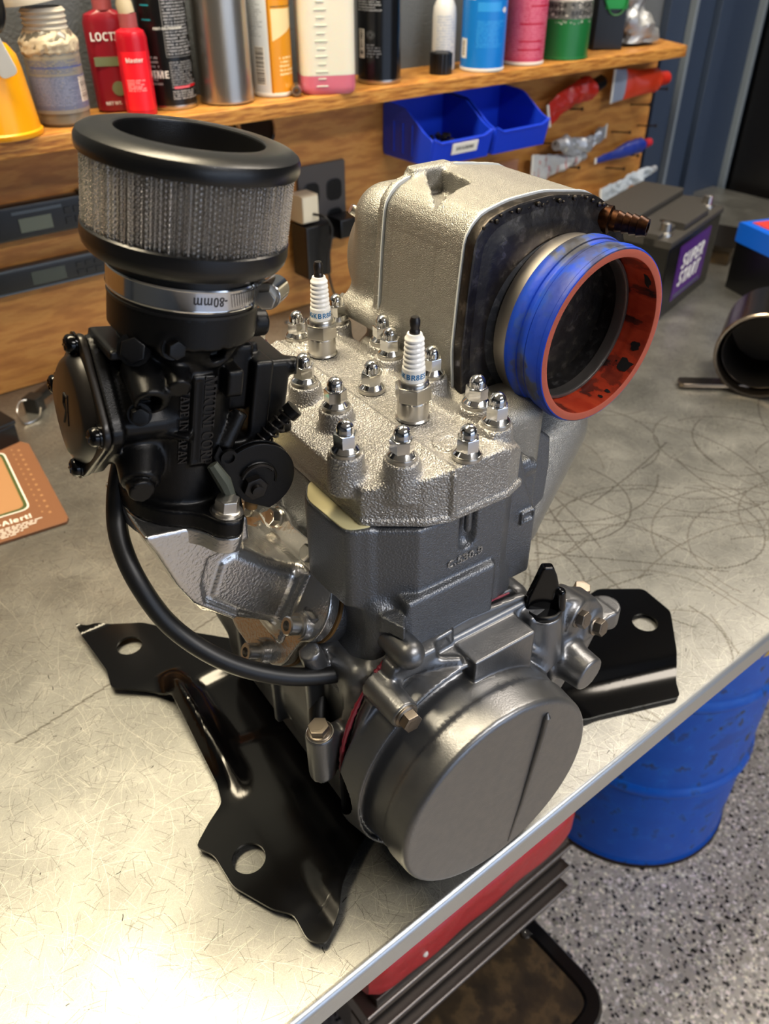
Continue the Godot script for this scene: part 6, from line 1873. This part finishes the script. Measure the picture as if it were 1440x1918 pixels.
func air_filter() -> void:
	var o := Node3D.new()
	o.name = "air_filter"
	engine.add_child(o, true)
	var g := Geo.new()
	g.lathe(CAR, [Vector2(36.2, -14), Vector2(36.2, -1.5), Vector2(36.8, -0.3), Vector2(38.2, 0.2), Vector2(46.5, -0.2), Vector2(51.0, -1.4), Vector2(53.8, -3.2), Vector2(55.0, -5.8), Vector2(55.0, -9.5), Vector2(54.3, -11.5), Vector2(52.8, -12.0), Vector2(48, -12.2), Vector2(36.2, -14)], 96)
	part("top_rim", g, M.rubber_black, o, MM, 30.0)
	g = Geo.new()
	g.lathe(CAR, [Vector2(46, -44.6), Vector2(52.0, -45.2), Vector2(53.0, -46.0), Vector2(53.2, -51.5), Vector2(52.2, -55.0), Vector2(50, -58.0), Vector2(44, -60.4), Vector2(39.4, -61.5), Vector2(39.4, -63.5), Vector2(30, -63.5), Vector2(30, -58), Vector2(46, -52), Vector2(46, -44.6)], 96)
	part("bottom_rim", g, M.rubber_black, o, MM, 30.0)
	g = Geo.new()
	g.lathe(CAR, [Vector2(39.4, -58), Vector2(39.6, -64), Vector2(39.6, -78.5), Vector2(40.4, -79), Vector2(40.4, -80.5), Vector2(37, -80.5)], 72)
	part("rubber_neck", g, M.rubber_black, o)
	# knitted wire cover over pleated gauze: rings and uprights
	var path := []
	var n := 1440
	for i in n:
		var a := TAU * i / n
		path.append(V(sin(a), 0, cos(a)) * (51.4 + 0.55 * sin(a * 72.0) + 0.25 * sin(a * 31.0)))
	var rows := []
	var lay := func(count: int, y0: float, dy: float, turn: float, wave: float) -> void:
		var q := Geo.new()
		rows = []
		for i in n + 1:
			var p: Vector3 = path[i % n]
			var d: Vector3 = p.normalized()
			var side := V(d.z, 0, -d.x)
			var row := PackedVector3Array()
			var c := p + d * (0.4 * cos(i * TAU / 3.0)) + side * (0.28 * sin(i * TAU / 3.0)) + V(0, wave * sin(i * TAU / 6.0), 0)
			for s in 3:
				var a := TAU * s / 3.0 + 0.4
				row.append((c + d * (cos(a) * 0.27) + V(0, sin(a) * 0.27, 0)) * MM)
			rows.append(row)
		q.rings(rows, true, false)
		var mm := MultiMesh.new()
		mm.transform_format = MultiMesh.TRANSFORM_3D
		mm.mesh = q.mesh(1.0, 80.0)
		mm.instance_count = count
		for i in count:
			mm.set_instance_transform(i, Transform3D(CAR.basis.rotated(CAR.basis.y, turn * (i % 2)), (CAR * V(0, y0 - i * dy, 0)) * MM))
		var w := MultiMeshInstance3D.new()
		w.name = "wire_ring"
		w.multimesh = mm; w.material_override = M.wire_steel
		w.set_meta("kind", "stuff")
		o.add_child(w, true)
	lay.call(27, -12.5, 1.28, TAU / n * 3.0, 0.8)
	var up := Geo.new()
	up.tube([V(0, -46, 0) * MM, V(0, -12, 0) * MM], 0.3 * MM, 5, false)
	var mm := MultiMesh.new()
	mm.transform_format = MultiMesh.TRANSFORM_3D
	mm.mesh = up.mesh(1.0)
	mm.instance_count = 144
	for i in 144:
		mm.set_instance_transform(i, Transform3D(CAR.basis, (CAR * (path[i * 10] * 0.985)) * MM))
	var w := MultiMeshInstance3D.new()
	w.name = "wire_upright"
	w.multimesh = mm; w.material_override = M.wire_steel
	w.set_meta("kind", "stuff")
	o.add_child(w)
	g = Geo.new()
	rows = []
	for y in [-12.0, -46.0, -46.0, -12.0]:
		var row := PackedVector3Array()
		var k := 0.93 if rows.size() < 2 else 0.76
		for i in range(0, n, 4): row.append(CAR * (V(0, y, 0) + path[i] * k))
		rows.append(row)
	g.rings(rows, true, false)
	part("pleated_gauze", g, M.gauze_metal, o)
	g = Geo.new()
	g.lathe(CAR, [Vector2(0, -57.5), Vector2(40, -57.5)], 40)
	part("inner_floor", g, M.gauze_metal, o)
	# hose clamp
	var cl := Node3D.new()
	cl.name = "hose_clamp"
	cl.free()
	g = Geo.new()
	g.lathe(CAR, [Vector2(39.8, -64.8), Vector2(40.7, -64.8), Vector2(41.0, -65.6), Vector2(40.7, -66.2), Vector2(40.7, -75.4), Vector2(41.0, -76.0), Vector2(40.7, -76.8), Vector2(39.8, -76.8)], 96)
	var band := part("hose_clamp", g, M.chrome, o)
	var scr := CAR * Transform3D(Basis(Vector3.UP, 0.78), Vector3.ZERO)
	g = Geo.new()
	for i in 11: g.box(CAR * Transform3D(Basis(Vector3.UP, 0.22 + i * 0.042), Vector3.ZERO) * Transform3D(Basis(V(0, 0, 1), 0.22), V(0, -70.6, 41.0)), V(0.9, 7.0, 0.9), 0.25)
	part("worm_teeth", g, M.chrome, band)
	g = Geo.new()
	g.prism(scr * move(V(-6, -77.5, 40.0)), poly([0, 0, 16, 0, 16, 13.6, 0, 13.6]), 1.6, 0.4)
	g.lathe(scr * Transform3D(Basis(V(0, 0, 1), -PI / 2), V(-3, -70.6, 47.0)), [Vector2(0, 0), Vector2(6.2, 0), Vector2(7.2, 1), Vector2(7.2, 18), Vector2(6.4, 19), Vector2(0, 19)], 26)
	part("screw_housing", g, M.chrome, band)
	g = Geo.new()
	hexagon(g, scr * face(V(-4.0, -70.6, 47.0), V(-1, 0, 0.25)), 9.5, 6.5, 0.9)
	g.lathe(scr * along(V(-3.0, -70.6, 47.0), V(-1, 0, 0.25)), [Vector2(0, 0), Vector2(7.0, 0), Vector2(7.0, 1.4), Vector2(0, 1.4)], 24)
	part("clamp_screw", g, M.zinc_steel, band)
	g = Geo.new()
	var a := -0.08
	lettering(g, "-80mm", 5.0, 0.15, CAR * Transform3D(Basis(Vector3.UP, a), Vector3.ZERO) * Transform3D(Basis(V(0, 0, 1), PI), V(0, -70.6, 40.75)), 40.75, 0.8)
	part("stamped_size", g, M.dark_steel, band)

func exhaust() -> void:
	var o := Node3D.new()
	o.name = "exhaust_manifold"
	engine.add_child(o, true)
	var c := Cast.new()
	var flange := rounded(poly([62, 322, 59, 360, 62, 405, 65, 436, 76, 447, 98, 452, 128, 453, 168, 447, 196, 430, 210, 400, 213, 350, 204, 316, 150, 300, 84, 306]), 6, 2)
	c.plate(move(V(0, 0, -238)), flange, 87, 3.0)
	# chamber behind the seam, rounded off at the back, and the runner down to the ports
	c.span(V(62, 322, -292), V(196, 440, -238), 26.0, 3.0)
	c.pill(V(122, 376, -276), V(146, 370, -276), 56, 56, 8.0)
	c.rod(V(74, 352, -286), V(74, 352, -212), 10, 8, 1.5, 10.0)
	c.rod(V(60, 348, -284), V(60, 348, -214), 9.2, 7.2, 1.5, 9.0)
	c.pill(V(163, 260, -170), V(102, 214, -132), 46, 32, 6.0)
	c.pill(V(150, 345, -226), V(161, 264, -180), 50, 45, 8.0)
	c.span(V(52, 240, -270), V(110, 330, -100), 14.0, 10.0)
	# pocket in the top, with its ridges
	c.plate(Transform3D(Basis(V(1, 0, 0), V(0, 0, -1), V(0, 1, 0)), V(0, 436, 0)), poly([72, 190, 98, 236, 112, 236, 106, 196]), 30, 1.0, 1.5, true)
	c.plate(move(V(0, 0, -247)), flange, 7.0, 1.0, 2.5)
	c.span(V(88, 440, -247), V(122, 455, -236), 1.5, 5.0)
	cast("casting", c, V(44, 176, -336), V(222, 466, -98), 2.3, M.exhaust_silver, o)
	# seam gasket
	var g := Geo.new()
	g.prism(move(V(0, 0, -239.2)), grow(flange, 0.7), 1.2)
	part("seam_gasket", g, M.gasket_white, o)
	bolt(o, V(60, 348, -284), V(0, 0, -1), 11, 7, M.zinc_steel, 0.0)
	g = Geo.new()
	g.lathe(along(V(80, 411, -284), V(-0.75, 0.5, -0.3)), [Vector2(0, 0), Vector2(7, 0), Vector2(6.6, 7), Vector2(4, 8), Vector2(4, 14), Vector2(3.4, 15), Vector2(0, 15)], 20)
	part("grease_nipple", g, M.zinc_steel, o)
	# outlet flange
	g = Geo.new()
	g.prism(move(V(0, 0, -151)), grow(flange, 0.9), 1.4)
	part("flange_gasket", g, M.gasket_white, o)
	g = Geo.new()
	g.prism(move(V(0, 0, -149.6)), flange, 9.0, 1.5)
	var rows := []
	for q in [[1.0, 140.8], [0.9, 139.6], [0.86, 138.0]]:
		var row := PackedVector3Array()
		var ctr := V(138, 374, 0)
		for p in flange: row.append(V(ctr.x + (p.x - ctr.x) * q[0] * 0.92, ctr.y + (p.y - ctr.y) * q[0] * 0.92, -q[1]))
		rows.append(row)
	g.rings(rows)
	for i in 26: g.sphere(V(70 + i * 4.4 + rng.randf() * 3, 449.0 - pow(absf(i - 11) / 14.0, 3) * 12 + rng.randf_range(-2, 1), -142 + rng.randf() * 3), rng.randf_range(0.8, 1.9), 6)
	part("outlet_flange", g, M.flange_steel, o)
	# steel neck inside the hose
	g = Geo.new()
	g.lathe(TUB * Transform3D(Basis(V(1, 0, 0), PI / 2), Vector3.ZERO), [Vector2(66, -50), Vector2(59, -47), Vector2(55, -44), Vector2(53.6, -30), Vector2(52.6, -26), Vector2(49.0, -27), Vector2(49.0, -46), Vector2(45, -50), Vector2(45, -54), Vector2(46.5, -58), Vector2(46, -120), Vector2(0, -121)], 72)
	part("steel_neck", g, M.soot_steel, o)
	g = Geo.new()
	g.lathe(TUB * Transform3D(Basis(V(1, 0, 0), PI / 2), Vector3.ZERO), [Vector2(53.2, -29), Vector2(53.0, -24), Vector2(52.0, -22.6), Vector2(50.2, -22.6), Vector2(49.2, -24), Vector2(48.6, -31)], 80)
	part("neck_lip", g, M.dull_steel, o)
	g = Geo.new()
	g.lathe(TUB * Transform3D(Basis(V(1, 0, 0), PI / 2), Vector3.ZERO), [Vector2(55, -46), Vector2(57.4, -46), Vector2(58.6, -45), Vector2(58.6, -31), Vector2(57.8, -30), Vector2(55, -30)], 80)
	part("steel_band", g, M.band_steel, o)
	# hose coupler
	var hose := Node3D.new()
	hose.name = "hose_coupler"
	hose.free()
	g = Geo.new()
	var prof := [Vector2(57.0, -33.6), Vector2(58.8, -34.0), Vector2(60.4, -33), Vector2(61.6, -30), Vector2(61.8, -26.5), Vector2(60.4, -22.5), Vector2(59.0, -20), Vector2(59.0, -18.0), Vector2(60.2, -14.5), Vector2(61.2, -8), Vector2(60.6, -2), Vector2(60.0, -0.3), Vector2(59.2, 0.1)]
	g.lathe(TUB * Transform3D(Basis(V(1, 0, 0), PI / 2), Vector3.ZERO), prof, 96)
	for q in [-15.2, -22.0, -3.0]: g.lathe(TUB * Transform3D(Basis(V(1, 0, 0), PI / 2), Vector3.ZERO), [Vector2(59.6, q - 0.5), Vector2(60.9 if q > -4 or q < -20 else 60.4, q), Vector2(59.6, q + 0.5)], 96)
	var blue := part("hose_coupler", g, M.silicone_blue, o)
	g = Geo.new()
	g.lathe(TUB * Transform3D(Basis(V(1, 0, 0), PI / 2), Vector3.ZERO), [Vector2(59.2, 0.1), Vector2(57.0, 0.5), Vector2(54.6, 0.2), Vector2(54.0, -0.3)], 96)
	part("cut_edge", g, M.silicone_cut, blue)
	g = Geo.new()
	g.lathe(TUB * Transform3D(Basis(V(1, 0, 0), PI / 2), Vector3.ZERO), [Vector2(54.0, -0.3), Vector2(53.5, -3), Vector2(53.5, -12), Vector2(52.9, -14), Vector2(53.5, -16), Vector2(53.4, -25)], 96)
	part("orange_lining", g, M.silicone_orange, blue)
	# torn black patches on the lining
	g = Geo.new()
	for q in [[-0.70, 9.0, 8.0, 5.0], [-0.42, 7.5, 4.5, 3.6], [0.55, 6.0, 3.0, 7.0], [-1.15, 5, 3.0, 1.6], [-1.28, 6, 2.4, 1.4]]:
		var row := []
		for i in 12:
			var aa := TAU * i / 12
			var rr := rng.randf_range(0.6, 1.15)
			var th: float = q[0] + cos(aa) * q[3] * rr / 53.0
			var z: float = -q[1] + sin(aa) * q[2] * rr
			row.append(TUB * V(cos(th) * 53.2, sin(th) * 53.2, minf(z, -0.6)))
		var mid := Vector3.ZERO
		for p in row: mid += p / 12.0
		for i in 12: g.tri(mid, row[i], row[(i + 1) % 12])
	part("torn_patch", g, M.char_black, blue)
	# brass barb
	g = Geo.new()
	var bd := V(0.45, -0.06, 0.9)
	var prof2 := [Vector2(0, -6), Vector2(9.5, -6), Vector2(9.5, 2), Vector2(7.2, 3), Vector2(7.2, 7)]
	for i in 4: prof2.append_array([Vector2(7.4, 7 + i * 5.0), Vector2(6.0, 11.4 + i * 5.0)])
	prof2.append_array([Vector2(5.8, 28), Vector2(3.6, 28), Vector2(3.4, 20), Vector2(0, 20)])
	g.lathe(along(V(183, 428, -140), bd), prof2, 24)
	part("brass_barb", g, M.brass, o)

func grow(p: PackedVector2Array, d: float) -> PackedVector2Array:
	return Geo.shrink(p if not Geometry2D.is_polygon_clockwise(p) else Cast.flipped(p), -d)

func bracket() -> void:
	var o := Node3D.new()
	o.name = "mounting_bracket"
	engine.add_child(o, true)
	# left and right plates in plan (x, z), each a pressed sheet with a hole in every foot
	var left := [-186, -432, -178, -424, -166, -423, -128, -400, -100, -364, -52, -312, 20, -300, 20, -60, -40, -62, -68, -69, -90, -56, -108, -44, -122, -27, -141, -14, -150, -24, -149, -46, -160, -58, -176, -90, -177, -122, -186, -136, -168, -150, -152, -160, -147, -180, -143, -256, -142, -288, -152, -306, -166, -318, -184, -332, -180, -356]
	sheet(o, "left_foot", poly(left), [Vector3(-150, -376, 12.5), Vector3(-156, -104, 13)], func(x: float, z: float) -> float:
		var ends := smoothstep(-324, -278, z) * (1.0 - smoothstep(-196, -150, z))
		var y := 6.0 + 3.0 * smoothstep(-140, -90, x)
		y += lerpf(24.0, 9.0, smoothstep(-296.0, -172.0, z)) * exp(-pow((x + 134.0) / 9.5, 2)) * ends - 3.0 * (1.0 - smoothstep(-150, -138, x)) * ends
		y -= 4.0 * smoothstep(-122, -108, x) * smoothstep(-300, -280, z) * (1.0 - smoothstep(-206, -186, z + 0.25 * absf(x + 60.0)))
		y += 6.0 * smoothstep(-416, -430, z)
		y += 2.5 * smoothstep(-132, -118, x) * smoothstep(-80, -50, z)
		return y)
	sheet(o, "right_foot", poly([20, -150, 300, -172, 341, -144, 337, -104, 296, -62, 263, -36, 252, -22, 172, -50, 90, -66, 20, -70]), [Vector3(302, -108, 13)], func(x: float, z: float) -> float:
		return 3.0 + 16.0 * (1.0 - smoothstep(120, 170, x)) + 1.6 * exp(-pow((z + 66 - (x - 230) * 0.35) / 9.0, 2)) * smoothstep(150, 200, x))

func sheet(parent: Node, called: String, outline: PackedVector2Array, holes: Array, height: Callable) -> void:
	if Geometry2D.is_polygon_clockwise(outline): outline = Cast.flipped(outline)
	outline = rounded(outline, 5, 3)
	for h in holes:                       # cut each hole through a hairline bridge to the nearest corner
		var best := 0
		for i in outline.size():
			if outline[i].distance_to(Vector2(h.x, h.y)) < outline[best].distance_to(Vector2(h.x, h.y)): best = i
		var ring := PackedVector2Array()
		var a0 := (outline[best] - Vector2(h.x, h.y)).angle()
		for i in 33:
			var a := a0 + 0.002 - TAU * i / 32.0 * 0.9994
			ring.append(Vector2(h.x, h.y) + Vector2(cos(a), sin(a)) * h.z)
		var joined := outline.slice(0, best + 1)
		joined.append_array(ring)
		var nxt := outline[best] + (outline[(best + 1) % outline.size()] - outline[best]).normalized() * 0.03
		joined.append(nxt)
		joined.append_array(outline.slice(best + 1))
		outline = joined
	var idx := Geometry2D.triangulate_polygon(outline)
	if idx.is_empty(): push_warning("sheet not triangulated: " + called)
	var g := Geo.new()
	var work := []
	for i in range(0, idx.size(), 3): work.append([outline[idx[i]], outline[idx[i + 1]], outline[idx[i + 2]]])
	var done := []
	while not work.is_empty():
		var t: Array = work.pop_back()
		var k := 0
		var most := 0.0
		for i in 3:
			var l: float = t[i].distance_to(t[(i + 1) % 3])
			if l > most: most = l; k = i
		if most > 3.6:
			var m: Vector2 = (t[k] + t[(k + 1) % 3]) / 2
			work.append([t[k], m, t[(k + 2) % 3]]); work.append([m, t[(k + 1) % 3], t[(k + 2) % 3]])
		else: done.append(t)
	var lift := func(p: Vector2, d: float) -> Vector3: return V(p.x, height.call(p.x, p.y) + d, p.y)
	for t in done:
		var a: Vector3 = lift.call(t[0], 2.6)
		var b: Vector3 = lift.call(t[1], 2.6)
		var c: Vector3 = lift.call(t[2], 2.6)
		if (c - a).cross(b - a).y < 0.0:
			var s := b; b = c; c = s
		g.tri(a, b, c)
		var dn := V(0, -2.6, 0)
		g.tri(a + dn, c + dn, b + dn)
	var n := outline.size()
	for i in n:
		var p := outline[i]
		var q := outline[(i + 1) % n]
		var steps := maxi(1, int(p.distance_to(q) / 6.0))
		for k in steps:
			var u := p.lerp(q, float(k) / steps)
			var w := p.lerp(q, float(k + 1) / steps)
			var nrm := Vector2(q.y - p.y, p.x - q.x)
			var a: Vector3 = lift.call(u, 0.0)
			var b: Vector3 = lift.call(w, 0.0)
			var c: Vector3 = lift.call(w, 2.6)
			var d: Vector3 = lift.call(u, 2.6)
			if (c - a).cross(b - a).dot(V(nrm.x, 0, nrm.y)) > 0: g.quad(a, b, c, d)
			else: g.quad(a, d, c, b)
	part(called, g, M.gloss_black, parent, MM, 50.0)

func hoses() -> void:
	var g := Geo.new()
	g.tube(curve([V(-160, 330, -195), V(-172, 310, -184), V(-179, 290, -170), V(-178, 266, -152), V(-167, 235, -136), V(-143, 208, -116), V(-109, 187, -101), V(-73, 174, -94), V(-50, 166, -97), V(-36, 168, -104)], 8), 6.3, 18)
	part("vent_hose", g, M.hose_black, engine)
	g = Geo.new()
	g.tube([V(-54, 166, -95), V(-48, 165.5, -97)], 7.6, 16)
	part("hose_clip", g, M.zinc_steel, engine)
	# grey pulse line with red and white wires below the hose
	g = Geo.new()
	g.tube(curve([V(-70, 150, -120), V(-86, 132, -104), V(-92, 116, -88), V(-90, 104, -76)], 6), [7.5, 7.5, 7.5, 7.5, 7.5, 7.5, 7.5, 7.5, 7.5, 7.4, 7.2, 6.8, 5.8, 5.0, 5.0, 5.0, 5.0, 5.0, 5.0], 14)
	part("sensor_boot", g, M.hose_black, engine)
	g = Geo.new()
	g.lathe(along(V(-92.2, 117.5, -88.6), V(-0.05, -0.7, 0.6)), [Vector2(0, 0), Vector2(6.6, 0), Vector2(6.6, 1.4), Vector2(0, 1.4)], 18)
	part("red_band", g, M.bottle_red, engine)
	g = Geo.new()
	g.lathe(along(V(-92.4, 115.4, -86.6), V(-0.05, -0.7, 0.6)), [Vector2(0, 0), Vector2(6.0, 0), Vector2(6.0, 1.2), Vector2(0, 1.2)], 18)
	part("white_band", g, M.label_white, engine)
	# brass elbow behind the filter clamp
	g = Geo.new()
	g.lathe(along(V(-18, 338, -296), V(-0.8, 0.15, 0.2)), [Vector2(0, 0), Vector2(7, 0), Vector2(7, 6), Vector2(5.4, 7), Vector2(5.4, 14), Vector2(7.5, 15), Vector2(7.5, 21), Vector2(0, 22)], 20)
	part("brass_elbow", g, M.brass, engine)
